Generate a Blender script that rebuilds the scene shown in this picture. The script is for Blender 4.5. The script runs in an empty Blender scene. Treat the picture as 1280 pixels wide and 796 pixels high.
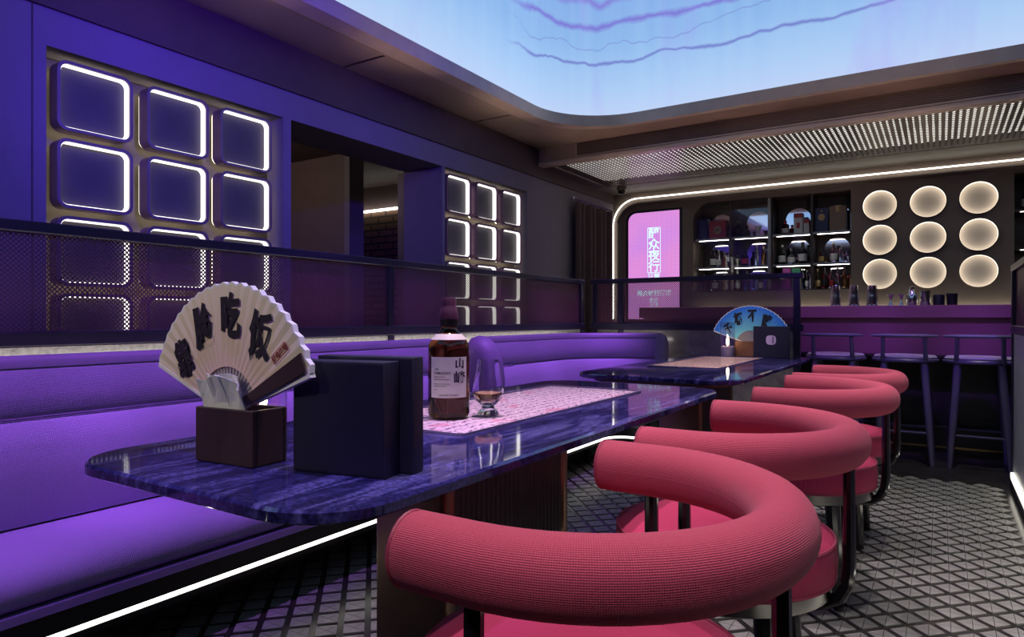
import bpy, bmesh, math, random
from mathutils import Vector, Matrix
random.seed(7)
SC = bpy.context.scene
COL = SC.collection
PI = math.pi
R = math.radians

# ------------------------------------------------------------------ camera
F_PX, U0, V0, HC = 834.6, 640.0, 397.0, 1.015
TH = math.atan(535 / F_PX)
ST, CT = math.sin(TH), math.cos(TH)
cam_d = bpy.data.cameras.new('camera')
cam_d.sensor_width = 36.0
cam_d.lens = 36.0 * F_PX / 1280.0
cam_d.shift_y = (V0 - 398.0) / 1280.0
cam_d.clip_start = 0.02
cam = bpy.data.objects.new('camera', cam_d)
cam.location = (0, 0, HC)
cam.rotation_euler = (PI / 2, 0, TH)
COL.objects.link(cam)
SC.camera = cam

# ------------------------------------------------------------------ world, exposure
SC.view_settings.view_transform = 'Standard'
SC.view_settings.look = 'None'
SC.view_settings.exposure = 0.0
SC.view_settings.gamma = 1.0
SC.view_settings.use_curve_mapping = False
wd = bpy.data.worlds.new('world')
SC.world = wd
wd.use_nodes = True
wd.node_tree.nodes['Background'].inputs[0].default_value = (0.35, 0.3, 0.45, 1)
wd.node_tree.nodes['Background'].inputs[1].default_value = 0.02
SC.cycles.max_bounces = 8
SC.cycles.transparent_max_bounces = 16
SC.cycles.caustics_reflective = False
SC.cycles.caustics_refractive = False
SC.cycles.sample_clamp_indirect = 3.0


# ------------------------------------------------------------------ lamps: room spots, mostly in the ceiling cove, plus added fill lights
def spot(name, loc, target, col, watts, size_deg, blend=0.5, soft=0.04):
    d = bpy.data.lights.new(name, 'SPOT')
    d.energy = watts; d.color = col; d.spot_size = R(size_deg); d.spot_blend = blend; d.shadow_soft_size = soft
    o = bpy.data.objects.new(name, d)
    o.location = loc
    o.rotation_euler = (Vector(target) - Vector(loc)).to_track_quat('-Z', 'Y').to_euler()
    COL.objects.link(o)
    return o

PURPLE = (0.46, 0.17, 1.0)
BLUE = (0.10, 0.015, 1.0)
WARM = (1.0, 0.82, 0.92)
for y in (-0.1, 0.65, 1.4, 2.15, 2.9, 3.65, 4.4, 5.0):
    spot('bench_spot', (-1.85, y, 3.35), (-2.34, y + 0.1, 0.4), PURPLE, 300, 25, 1.0)
for y in (0.4, 1.9):
    spot('wall_wash_spot', (-1.3, y - 0.5, 2.3), (-3.3, y + 0.45, 2.0), BLUE, 150, 75, 0.9)
spot('wall_wash_spot', (-1.4, 2.6, 2.7), (-3.3, 4.0, 2.1), BLUE, 40, 60, 1.0)
for y in (0.75, 1.35, 2.0, 2.7, 3.4):
    spot('chair_spot', (-0.55, y + 0.35, 3.35), (-0.40, y, 0.6), WARM, 95, 44, 0.7, 0.03)
spot('table_spot', (-0.9, 1.4, 3.4), (-1.04, 1.66, 0.76), (1.0, 0.72, 0.98), 210, 28, 0.8)
spot('table_spot', (-1.0, 0.5, 3.35), (-1.0, 0.92, 0.76), (0.42, 0.25, 1.0), 150, 22, 0.8)
spot('table_spot', (-0.75, 3.3, 3.4), (-1.08, 3.85, 0.76), (1.0, 0.74, 0.80), 150, 30, 0.8)
for y in (2.4, 3.6, 4.7):
    spot('aisle_spot', (0.15, y, 3.4), (0.12, y + 0.1, 0.0), (1.0, 0.97, 0.92), 95, 46, 0.9)
for y in (0.6, 1.8, 3.0, 4.2):
    spot('corridor_fill_light', (-2.80, y, 1.0), (-2.62, y + 0.1, 2.65), (1.0, 0.76, 0.58), 24, 38, 1.0)  # added fill to brighten the brown ceiling and cove lip
for y in (1.2, 2.6, 4.0):
    spot('aisle_fill_light', (0.75, y, 1.4), (-2.76, y + 0.4, 2.75), (1.0, 0.78, 0.62), 40, 15, 0.9)  # added fill aimed at the left cove lip
spot('aisle_fill_light', (0.9, 0.2, 1.6), (-0.5, 5.26, 2.70), (1.0, 0.78, 0.64), 90, 22, 0.9)  # added fill aimed at the far cove lip
for x in (-2.4, -1.4, -0.3, 0.9):
    spot('screen_fill_light', (x, 5.2, 1.36), (x, 5.38, 2.65), (1.0, 0.74, 0.58), 9, 62, 1.0)  # added fill to brighten the ceiling edge above the far screen
ps_ = bpy.data.lights.new('passage_fill_light', 'POINT'); ps_.energy = 12; ps_.color = (1.0, 0.8, 0.68); ps_.shadow_soft_size = 0.1  # added fill that lifts the dark panel in the passage
po_ = bpy.data.objects.new('passage_fill_light', ps_); po_.location = (-5.4, 3.2, 2.4); COL.objects.link(po_)
spot('table_spot', (-1.1, 3.0, 3.3), (-1.05, 4.5, 0.97), (1.0, 0.9, 0.95), 130, 15, 0.7)  # extra light added to brighten the blue fan and its neighbours
spot('front_fill_spot', (-0.15, -0.75, 3.0), (-0.45, 0.85, 0.72), (1.0, 0.80, 0.86), 95, 24, 0.8)  # added to brighten the front of the nearest chair
spot('front_fill_spot', (-1.7, -1.1, 2.5), (-1.12, 0.73, 0.95), (1.0, 0.84, 0.62), 75, 14, 0.7)
for x in (-0.7, -0.1, 0.5):
    spot('bar_spot', (x, 3.9, 3.0), (x, 5.62, 0.85), (0.36, 0.13, 1.0), 120, 24, 0.8)
for x in (-1.9, -1.0):
    spot('bar_spot', (x, 5.35, 2.6), (x, 5.78, 0.95), (0.8, 0.3, 0.8), 14, 50, 0.9)


# ------------------------------------------------------------------ pixel helpers
def pix(u, v):
    r = (u - U0) / F_PX
    return CT * r - ST, CT + ST * r, (V0 - v) / F_PX
def at_y(u, v, Y):
    x, y, w = pix(u, v); k = Y / y
    return k * x, Y, HC + k * w
def at_z(u, v, Z):
    x, y, w = pix(u, v); k = (Z - HC) / w
    return k * x, k * y, Z
def depth(x, y):
    return -ST * x + CT * y
def project(x, y, z):
    d = depth(x, y)
    return U0 + F_PX * (CT * x + ST * y) / d, V0 - F_PX * (z - HC) / d


# ------------------------------------------------------------------ materials
class NT:
    def __init__(self, name):
        self.m = bpy.data.materials.new(name); self.m.use_nodes = True
        self.t = self.m.node_tree; self.n = self.t.nodes; self.l = self.t.links
        self.bsdf = self.n['Principled BSDF']; self.out = self.n['Material Output']
    def node(self, typ, **kw):
        nd = self.n.new(typ)
        for k, v in kw.items():
            if k.startswith('i_'):
                key = k[2:]
                nd.inputs[int(key) if key.isdigit() else key.replace('_', ' ')].default_value = v
            else: setattr(nd, k, v)
        return nd
    def link(self, a, b): self.l.new(a, b)
    def math(self, op, a, b=None, c=None):
        nd = self.n.new('ShaderNodeMath'); nd.operation = op
        for i, x in enumerate((a, b, c)):
            if x is None: continue
            if isinstance(x, (int, float)): nd.inputs[i].default_value = x
            else: self.l.new(x, nd.inputs[i])
        return nd.outputs[0]
    def ramp(self, fac, stops):
        nd = self.n.new('ShaderNodeValToRGB')
        el = nd.color_ramp.elements
        while len(el) < len(stops): el.new(0.5)
        for e, (p, c) in zip(el, stops): e.position = p; e.color = (*c, 1)
        self.l.new(fac, nd.inputs[0]); return nd.outputs[0]
    def mix(self, fac, a, b):
        nd = self.n.new('ShaderNodeMix'); nd.data_type = 'RGBA'
        for s, x in ((nd.inputs[0], fac), (nd.inputs[6], a), (nd.inputs[7], b)):
            if isinstance(x, (int, float)): s.default_value = x
            elif isinstance(x, tuple): s.default_value = (*x, 1)
            else: self.l.new(x, s)
        return nd.outputs[2]
    def coords(self, which='Object'):
        tc = self.n.new('ShaderNodeTexCoord'); sp = self.n.new('ShaderNodeSeparateXYZ')
        self.l.new(tc.outputs[which], sp.inputs[0])
        return tc.outputs[which], sp.outputs[0], sp.outputs[1], sp.outputs[2]
    def set(self, color=None, rough=None, metal=None, spec=None):
        b = self.bsdf.inputs
        if isinstance(color, tuple): b['Base Color'].default_value = (*color, 1)
        elif color is not None: self.l.new(color, b['Base Color'])
        if rough is not None:
            if isinstance(rough, (int, float)): b['Roughness'].default_value = rough
            else: self.l.new(rough, b['Roughness'])
        if metal is not None: b['Metallic'].default_value = metal
        if spec is not None: b['Specular IOR Level'].default_value = spec
    def bump(self, h, strength=0.3, dist=0.01):
        nd = self.n.new('ShaderNodeBump'); nd.inputs['Strength'].default_value = strength; nd.inputs['Distance'].default_value = dist
        self.l.new(h, nd.inputs['Height']); self.l.new(nd.outputs[0], self.bsdf.inputs['Normal'])

def plain(name, color, rough=0.5, metal=0.0, var=0.12, scale=8.0, spec=None, bump=0.0):
    t = NT(name)
    co = t.coords()[0]
    nz = t.node('ShaderNodeTexNoise', i_Scale=scale, i_Detail=4.0); t.link(co, nz.inputs['Vector'])
    lo = tuple(max(0, c * (1 - var)) for c in color); hi = tuple(min(1, c * (1 + var)) for c in color)
    t.set(t.ramp(nz.outputs[0], [(0.3, lo), (0.7, hi)]), rough, metal, spec)
    if bump: t.bump(nz.outputs[0], bump, 0.005)
    return t.m

def glow(name, color, strength):
    t = NT(name); t.set((0.0, 0.0, 0.0), 0.6)
    t.bsdf.inputs['Base Color'].default_value = (0.02, 0.02, 0.02, 1)
    t.bsdf.inputs['Emission Color'].default_value = (*color, 1); t.bsdf.inputs['Emission Strength'].default_value = strength
    return t.m

def weave(name, color, pitch=0.0075, coord='UV', dark=0.5, rough=0.75, sheen=0.3):
    t = NT(name)
    co, x, y, z = t.coords(coord)
    k = 2 * PI / pitch
    s = t.math('MULTIPLY', t.math('SINE', t.math('MULTIPLY', t.math('ADD', x, y), k * 0.7071)),
               t.math('SINE', t.math('MULTIPLY', t.math('SUBTRACT', x, y), k * 0.7071)))
    h = t.math('MULTIPLY_ADD', s, 0.5, 0.5)
    lo = tuple(c * dark for c in color)
    t.set(t.mix(h, lo, color), rough, 0, 0.3)
    t.bsdf.inputs['Sheen Weight'].default_value = sheen
    t.bsdf.inputs['Sheen Roughness'].default_value = 0.4
    t.bump(h, 0.5, 0.002)
    return t.m

def perforated(name, color, pitch, axes, hole=0.15, rough=0.35, metal=0.7):
    """sheet with round holes in staggered rows (holes are really see-through)"""
    t = NT(name)
    co, x, y, z = t.coords()
    a, b = [(x, y, z)[i] for i in axes]
    k = 2 * PI / pitch
    ca = t.math('COSINE', t.math('MULTIPLY', a, k)); cb = t.math('COSINE', t.math('MULTIPLY', b, k))
    h = t.math('GREATER_THAN', t.math('MULTIPLY', ca, cb), hole)
    t.set(color, rough, metal)
    tr = t.node('ShaderNodeBsdfTransparent'); mx = t.node('ShaderNodeMixShader')
    t.link(h, mx.inputs[0]); t.link(t.bsdf.outputs[0], mx.inputs[1]); t.link(tr.outputs[0], mx.inputs[2])
    t.link(mx.outputs[0], t.out.inputs[0])
    return t.m

def glass(name, color=(1, 1, 1), rough=0.0, ior=1.45):
    t = NT(name); t.set(color, rough); t.bsdf.inputs['Transmission Weight'].default_value = 1.0; t.bsdf.inputs['IOR'].default_value = ior
    return t.m

def clear_sheet(name, tint=(1, 1, 1), refl=0.08, graze=0.9):
    """thin clear pane: mostly see-through, mirror-like glance"""
    t = NT(name)
    tr = t.node('ShaderNodeBsdfTransparent', i_Color=(*tint, 1)); gl = t.node('ShaderNodeBsdfGlossy', i_Roughness=0.02)
    ge = t.node('ShaderNodeNewGeometry'); dt = t.node('ShaderNodeVectorMath', operation='DOT_PRODUCT'); mx = t.node('ShaderNodeMixShader')
    t.link(ge.outputs['Normal'], dt.inputs[0]); t.link(ge.outputs['Incoming'], dt.inputs[1])
    g1 = t.math('POWER', t.math('SUBTRACT', 1.0, t.math('ABSOLUTE', dt.outputs['Value'])), 5.0)
    t.link(t.math('MULTIPLY_ADD', g1, graze, refl * 0.5), mx.inputs[0]); t.link(tr.outputs[0], mx.inputs[1]); t.link(gl.outputs[0], mx.inputs[2])
    t.link(mx.outputs[0], t.out.inputs[0])
    return t.m

def stone_blue():
    t = NT('blue_stone')
    co = t.coords()[0]
    mp = t.node('ShaderNodeMapping'); mp.inputs['Scale'].default_value = (11.0, 1.6, 4.0); mp.inputs['Rotation'].default_value = (0, 0, 0.25)
    t.link(co, mp.inputs[0])
    n1 = t.node('ShaderNodeTexNoise', i_Scale=2.2, i_Detail=8.0, i_Distortion=1.2); t.link(mp.outputs[0], n1.inputs['Vector'])
    n2 = t.node('ShaderNodeTexNoise', i_Scale=140.0, i_Detail=3.0); t.link(co, n2.inputs['Vector'])
    c1 = t.ramp(n1.outputs[0], [(0.30, (0.014, 0.012, 0.055)), (0.50, (0.034, 0.030, 0.15)), (0.62, (0.11, 0.10, 0.34)), (0.74, (0.022, 0.022, 0.09))])
    c2 = t.ramp(n2.outputs[0], [(0.38, (0.6, 0.6, 0.6)), (0.68, (1.4, 1.4, 1.4))])
    mu = t.node('ShaderNodeMix', data_type='RGBA', blend_type='MULTIPLY'); mu.inputs[0].default_value = 1.0
    t.link(c1, mu.inputs[6]); t.link(c2, mu.inputs[7])
    t.set(mu.outputs[2], 0.05, 0, 0.8)
    return t.m

def screen_mat():
    """the moving-image screen inside the ceiling cove: pale sky with thin violet drifting lines"""
    t = NT('cove_screen_image')
    co, x, y, z = t.coords()
    s = t.math('ADD', x, y)
    cmb = t.node('ShaderNodeCombineXYZ'); t.link(t.math('MULTIPLY', s, 0.8), cmb.inputs[0]); t.link(t.math('MULTIPLY', z, 0.25), cmb.inputs[2])
    n1 = t.node('ShaderNodeTexNoise', i_Scale=1.6, i_Detail=5.0, i_Roughness=0.55); t.link(cmb.outputs[0], n1.inputs['Vector'])
    g = t.math('MULTIPLY_ADD', z, 0.9, -2.45)
    base = t.ramp(g, [(0.0, (0.56, 0.66, 0.96)), (0.25, (0.40, 0.60, 0.95)), (0.6, (0.24, 0.46, 0.86)), (1.0, (0.20, 0.38, 0.84))])
    cmb2 = t.node('ShaderNodeCombineXYZ'); t.link(t.math('MULTIPLY', s, 5.0), cmb2.inputs[0])
    n2 = t.node('ShaderNodeTexNoise', i_Scale=1.4, i_Detail=2.0); t.link(cmb2.outputs[0], n2.inputs['Vector'])
    base = t.mix(t.math('MULTIPLY', n2.outputs[0], 0.35), base, (0.55, 0.80, 1.0))
    for z0, amp, w, col, off in ((3.22, 0.26, 0.017, (0.13, 0.12, 0.55), 0.0), (3.54, 0.30, 0.034, (0.20, 0.12, 0.66), 7.0),
                                 (3.39, 0.45, 0.007, (0.22, 0.28, 0.70), 3.0), (3.80, 0.5, 0.05, (0.24, 0.18, 0.70), 5.0)):
        cb = t.node('ShaderNodeCombineXYZ'); t.link(t.math('MULTIPLY_ADD', s, 1.1, off), cb.inputs[0]); cb.inputs[1].default_value = off
        nn = t.node('ShaderNodeTexNoise', i_Scale=1.5, i_Detail=4.0, i_Roughness=0.5); t.link(cb.outputs[0], nn.inputs['Vector'])
        hh = t.math('MULTIPLY_ADD', nn.outputs[0], amp, z0 - amp * 0.5)
        dd = t.math('ABSOLUTE', t.math('SUBTRACT', z, hh))
        cb2 = t.node('ShaderNodeCombineXYZ'); t.link(t.math('MULTIPLY_ADD', s, 2.3, off * 2), cb2.inputs[0])
        n3 = t.node('ShaderNodeTexNoise', i_Scale=1.3, i_Detail=2.0); t.link(cb2.outputs[0], n3.inputs['Vector'])
        ww = t.math('MULTIPLY', n3.outputs[0], w * 2.4)
        f = t.math('SUBTRACT', 1.0, t.math('DIVIDE', dd, ww))
        far = t.node('ShaderNodeClamp'); t.link(t.math('MULTIPLY_ADD', y, 2.5, -10.9), far.inputs[0])
        f = t.math('MULTIPLY', t.math('MULTIPLY', t.math('MAXIMUM', f, 0.0), 0.8), far.outputs[0])
        base = t.mix(f, base, col)
    vio = t.ramp(n1.outputs[0], [(0.56, (0, 0, 0)), (0.72, (0.5, 0.5, 0.5))])
    base = t.mix(vio, base, (0.42, 0.34, 0.95))
    t.set((0.01, 0.01, 0.01), 0.5)
    t.link(base, t.bsdf.inputs['Emission Color']); t.bsdf.inputs['Emission Strength'].default_value = 0.95
    return t.m

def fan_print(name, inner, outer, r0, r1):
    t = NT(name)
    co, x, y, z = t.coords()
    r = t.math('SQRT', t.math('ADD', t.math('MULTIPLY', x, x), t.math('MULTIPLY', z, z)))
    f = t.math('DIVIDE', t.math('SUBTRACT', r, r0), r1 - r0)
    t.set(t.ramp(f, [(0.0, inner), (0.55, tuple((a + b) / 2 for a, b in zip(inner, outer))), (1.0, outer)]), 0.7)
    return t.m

def menu_print(name, paper, ink):
    t = NT(name)
    co, x, y, z = t.coords()
    mp = t.node('ShaderNodeMapping'); mp.inputs['Scale'].default_value = (130.0, 60.0, 1.0); t.link(co, mp.inputs[0])
    n1 = t.node('ShaderNodeTexNoise', i_Scale=1.0, i_Detail=1.0); t.link(mp.outputs[0], n1.inputs['Vector'])
    n2 = t.node('ShaderNodeTexNoise', i_Scale=9.0, i_Detail=3.0); t.link(co, n2.inputs['Vector'])
    row = t.math('GREATER_THAN', t.math('SINE', t.math('MULTIPLY', x, 2 * PI / 0.030)), -0.3)
    f = t.math('MULTIPLY', t.math('GREATER_THAN', n1.outputs[0], 0.53), row)
    c = t.mix(f, paper, ink)
    red = t.math('GREATER_THAN', n2.outputs[0], 0.62)
    t.set(t.mix(t.math('MULTIPLY', red, 0.55), c, (0.75, 0.15, 0.30)), 0.5)
    return t.m

def poster_mat():
    t = NT('poster_image')
    co, x, y, z = t.coords()
    k = 2 * PI / 0.045
    d = t.math('MULTIPLY', t.math('COSINE', t.math('MULTIPLY', x, k)), t.math('COSINE', t.math('MULTIPLY', z, k)))
    f = t.math('GREATER_THAN', t.math('ABSOLUTE', d), 0.42)
    n = t.node('ShaderNodeTexNoise', i_Scale=1.6, i_Detail=2.0); t.link(co, n.inputs['Vector'])
    base = t.ramp(n.outputs[0], [(0.35, (0.62, 0.22, 0.80)), (0.65, (0.80, 0.24, 0.68))])
    c = t.mix(t.math('MULTIPLY', f, 0.32), base, (1.0, 0.62, 0.95))
    t.set((0.02, 0.02, 0.02), 0.3)
    t.link(c, t.bsdf.inputs['Emission Color']); t.bsdf.inputs['Emission Strength'].default_value = 0.95
    return t.m

def brick_mat():
    t = NT('brown_brick')
    co, x, y, z = t.coords()
    cb = t.node('ShaderNodeCombineXYZ'); t.link(x, cb.inputs[0]); t.link(z, cb.inputs[1])
    br = t.node('ShaderNodeTexBrick', i_Scale=1.0); br.inputs['Color1'].default_value = (0.16, 0.085, 0.05, 1); br.inputs['Color2'].default_value = (0.22, 0.12, 0.07, 1)
    br.inputs['Mortar'].default_value = (0.05, 0.03, 0.025, 1); br.inputs['Brick Width'].default_value = 0.24; br.inputs['Row Height'].default_value = 0.08; br.inputs['Mortar Size'].default_value = 0.012
    t.link(cb.outputs[0], br.inputs[0]); t.set(br.outputs[0], 0.8)
    return t.m

def fluted(name, color, pitch, axis=1):
    t = NT(name)
    co = t.coords()
    s = t.math('SINE', t.math('MULTIPLY', co[1 + axis], 2 * PI / pitch))
    t.set(color, 0.45); t.bump(s, 0.6, 0.004)
    return t.m

M = {}
M['wall'] = plain('wall_plaster', (0.22, 0.19, 0.22), 0.7, var=0.06, scale=3)
M['bulkhead'] = plain('bulkhead_paint', (0.09, 0.06, 0.055), 0.6, var=0.08)
M['recess'] = plain('recess_bronze', (0.17, 0.14, 0.11), 0.45, 0.3)
M['ceil'] = plain('ceiling_bronze', (0.46, 0.32, 0.245), 0.5, 0.05, 0.1, 5)
M['ceil_perf'] = perforated('ceiling_bronze_perforated', (0.50, 0.36, 0.28), 0.022, (0, 1), 0.45, 0.45, 0.1)
M['void'] = plain('ceiling_void', (0.02, 0.016, 0.014), 0.9)
M['lip'] = plain('cove_lip_metal', (0.62, 0.46, 0.37), 0.38, 0.1, 0.08)
M['screen'] = screen_mat()
M['mesh_sheet'] = None
M['frame'] = plain('black_purple_metal', (0.020, 0.014, 0.042), 0.35, 0.2)
M['perf_y'] = perforated('perforated_sheet_side', (0.15, 0.05, 0.095), 0.0160, (1, 2), 0.12, 0.4, 0.2)
M['perf_x'] = perforated('perforated_sheet_end', (0.15, 0.05, 0.095), 0.0160, (0, 2), 0.12, 0.4, 0.2)
M['plaster'] = plain('combed_plaster', (0.42, 0.40, 0.36), 0.55, 0.1, 0.25, 60, bump=0.5)
M['stone_panel'] = plain('grey_stone_panel', (0.20, 0.18, 0.17), 0.22, 0.2, 0.25, 14)
M['led'] = glow('led_white', (1.0, 0.97, 0.88), 3.6)
M['led_shelf'] = glow('led_shelf', (1.0, 0.95, 0.88), 9.0)
M['led_soft'] = glow('led_warm', (1.0, 0.93, 0.80), 4.0)
M['led_top'] = glow('led_top', (1.0, 0.95, 0.84), 7.0)
M['led_splash'] = glow('led_splash', (1.0, 0.94, 0.76), 9.0)
M['led_halo'] = glow('led_halo', (1.0, 0.90, 0.72), 2.2)
M['led_box'] = glow('led_box_band', (1.0, 0.95, 0.88), 1.9)
M['led_dish'] = glow('led_dish_band', (1.0, 0.89, 0.73), 2.0)
M['mesh_light'] = glow('ceiling_mesh_light', (1.0, 0.95, 0.86), 1.1)
M['tray_rim'] = plain('light_box_rim', (0.20, 0.12, 0.20), 0.35, 0.5)
M['tray_back'] = plain('light_box_back', (0.05, 0.04, 0.06), 0.5)
M['dish'] = plain('dish_plaster', (0.78, 0.68, 0.58), 0.9, var=0.03)
M['back_wall'] = plain('bar_wall_plaster', (0.25, 0.19, 0.155), 0.6, var=0.08, scale=4)
M['shelf_dark'] = plain('shelf_dark_wood', (0.050, 0.032, 0.030), 0.5)
M['shelf_edge'] = plain('shelf_metal', (0.30, 0.27, 0.24), 0.35, 0.7)
M['mirror'] = plain('mirror', (0.75, 0.73, 0.78), 0.04, 1.0, 0.0)
M['curtain'] = plain('curtain_brown', (0.10, 0.062, 0.058), 0.85, var=0.15, scale=30)
M['bench_seat'] = weave('bench_woven_fabric', (0.56, 0.36, 0.72), 0.008, dark=0.62, sheen=0.1)
M['bench_back'] = weave('bench_back_fabric', (0.44, 0.28, 0.58), 0.008, dark=0.65, sheen=0.1)
M['bench_top'] = plain('bench_top_leather', (0.26, 0.16, 0.34), 0.5, var=0.06)
M['bench_ledge'] = plain('bench_ledge_metal', (0.26, 0.20, 0.36), 0.4, 0.3)
M['bench_base'] = plain('bench_base_dark', (0.022, 0.018, 0.018), 0.4)
M['red'] = weave('rose_woven_fabric', (0.77, 0.105, 0.175), 0.0036, dark=0.55, sheen=0.12)
M['red_seat'] = weave('rose_seat_fabric', (0.62, 0.045, 0.135), 0.0042, coord='Object', dark=0.65, sheen=0.1)
M['piping'] = plain('seat_piping', (0.40, 0.05, 0.10), 0.5)
M['black'] = plain('black_lacquer', (0.012, 0.010, 0.012), 0.14)
M['ring'] = plain('brushed_steel_ring', (0.12, 0.115, 0.11), 0.25, 1.0)
M['stone'] = stone_blue()
M['under'] = plain('table_under_tray', (0.10, 0.075, 0.05), 0.4, 0.4)
M['ped'] = fluted('pedestal_fluted_dark', (0.030, 0.014, 0.022), 0.02)
M['bronze'] = plain('bronze_corner', (0.24, 0.14, 0.09), 0.35, 0.7)
M['sheet'] = clear_sheet('clear_acrylic')
M['mat_sheet'] = clear_sheet('satin_acrylic', (1, 1, 1), 0.03, 0.22)
M['menu_pink'] = menu_print('menu_print_pink', (0.88, 0.62, 0.80), (0.16, 0.06, 0.16))
M['menu_peach'] = menu_print('menu_print_peach', (0.90, 0.62, 0.54), (0.30, 0.14, 0.13))
M['navy'] = plain('navy_cloth_board', (0.0075, 0.006, 0.030), 0.55, var=0.06, scale=40)
M['navy_gap'] = plain('navy_shadow_board', (0.008, 0.008, 0.025), 0.6)
M['box_wood'] = plain('dark_walnut', (0.050, 0.024, 0.020), 0.45, var=0.2, scale=14)
M['box_wood2'] = plain('reddish_walnut', (0.22, 0.09, 0.05), 0.45, var=0.2, scale=14)
M['tissue'] = plain('white_tissue', (0.80, 0.80, 0.80), 0.85, var=0.03)
M['fan_cream'] = fan_print('fan_print_cream', (0.78, 0.56, 0.50), (0.82, 0.72, 0.56), 0.09, 0.23)
M['fan_blue'] = fan_print('fan_print_glow_blue', (0.20, 0.66, 0.75), (0.01, 0.16, 0.80), 0.07, 0.26)  # cyan towards the pivot: print with candle glow painted in
M['white'] = plain('white_edge', (0.85, 0.83, 0.86), 0.6, var=0.02)
M['ink'] = plain('black_ink', (0.012, 0.008, 0.014), 0.6)
M['seal'] = plain('red_seal_ink', (0.35, 0.06, 0.05), 0.7)
M['guard'] = plain('fan_guard_wood', (0.045, 0.024, 0.018), 0.4)
M['rib'] = plain('fan_ribs', (0.42, 0.36, 0.42), 0.6)
M['amber'] = glass('amber_bottle_glass', (0.20, 0.09, 0.014), 0.02, 1.4)
M['whisky'] = glass('pale_whisky', (0.95, 0.66, 0.34), 0.0, 1.2)
M['clear'] = glass('clear_glass', (0.98, 0.98, 1.0), 0.0, 1.35)
M['cap'] = plain('bottle_cap_plum', (0.11, 0.03, 0.075), 0.35)
M['neck'] = plain('neck_band_black', (0.02, 0.015, 0.015), 0.3)
M['label'] = plain('bottle_label_paper', (0.80, 0.72, 0.68), 0.6, var=0.03)
M['label_ink'] = plain('label_ink', (0.03, 0.012, 0.03), 0.6)
M['wax'] = plain('candle_cup', (0.60, 0.45, 0.55), 0.5, var=0.04)
M['flame'] = glow('candle_flame', (1.0, 0.72, 0.36), 30.0)
M['sheet_glass'] = clear_sheet('candle_glass', (0.97, 0.97, 1), 0.22)
M['bar'] = plain('bar_front_panel', (0.26, 0.09, 0.15), 0.3, 0.1, 0.08, 2)
M['bar_lip'] = plain('bar_top_slab', (0.33, 0.13, 0.19), 0.25, 0.1, 0.08, 2)
M['bar_base'] = plain('bar_base_dark', (0.02, 0.015, 0.022), 0.4)
M['brass'] = plain('brass_rail', (0.45, 0.30, 0.12), 0.3, 1.0)
M['stool'] = plain('stool_painted_wood', (0.10, 0.08, 0.16), 0.4, var=0.05)
M['stool_pad'] = plain('stool_pad_leather', (0.50, 0.44, 0.52), 0.45, var=0.04)
M['steel'] = plain('polished_steel', (0.62, 0.60, 0.64), 0.13, 1.0, 0.02)
M['black_cup'] = plain('matte_black_cup', (0.012, 0.010, 0.016), 0.4)
M['tile'] = plain('floor_tile_grey', (0.30, 0.295, 0.275), 0.30, var=0.22, scale=9)
M['grout'] = plain('floor_dark_field', (0.030, 0.029, 0.026), 0.24, var=0.3, scale=12)
M['floor_dark'] = plain('bar_floor_dark', (0.030, 0.026, 0.028), 0.35, var=0.3, scale=8)
M['poster'] = poster_mat()
M['poster_ink'] = glow('poster_lettering', (0.62, 0.92, 1.0), 1.25)
M['brick'] = brick_mat()
M['panel_brown'] = plain('passage_panel_brown', (0.16, 0.11, 0.11), 0.6, var=0.06)
M['glow_panel'] = plain('frosted_panel', (0.55, 0.55, 0.58), 0.35, 0.0, 0.05, 6)
M['grille'] = plain('grille_bronze', (0.26, 0.16, 0.14), 0.45, 0.1)


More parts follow.
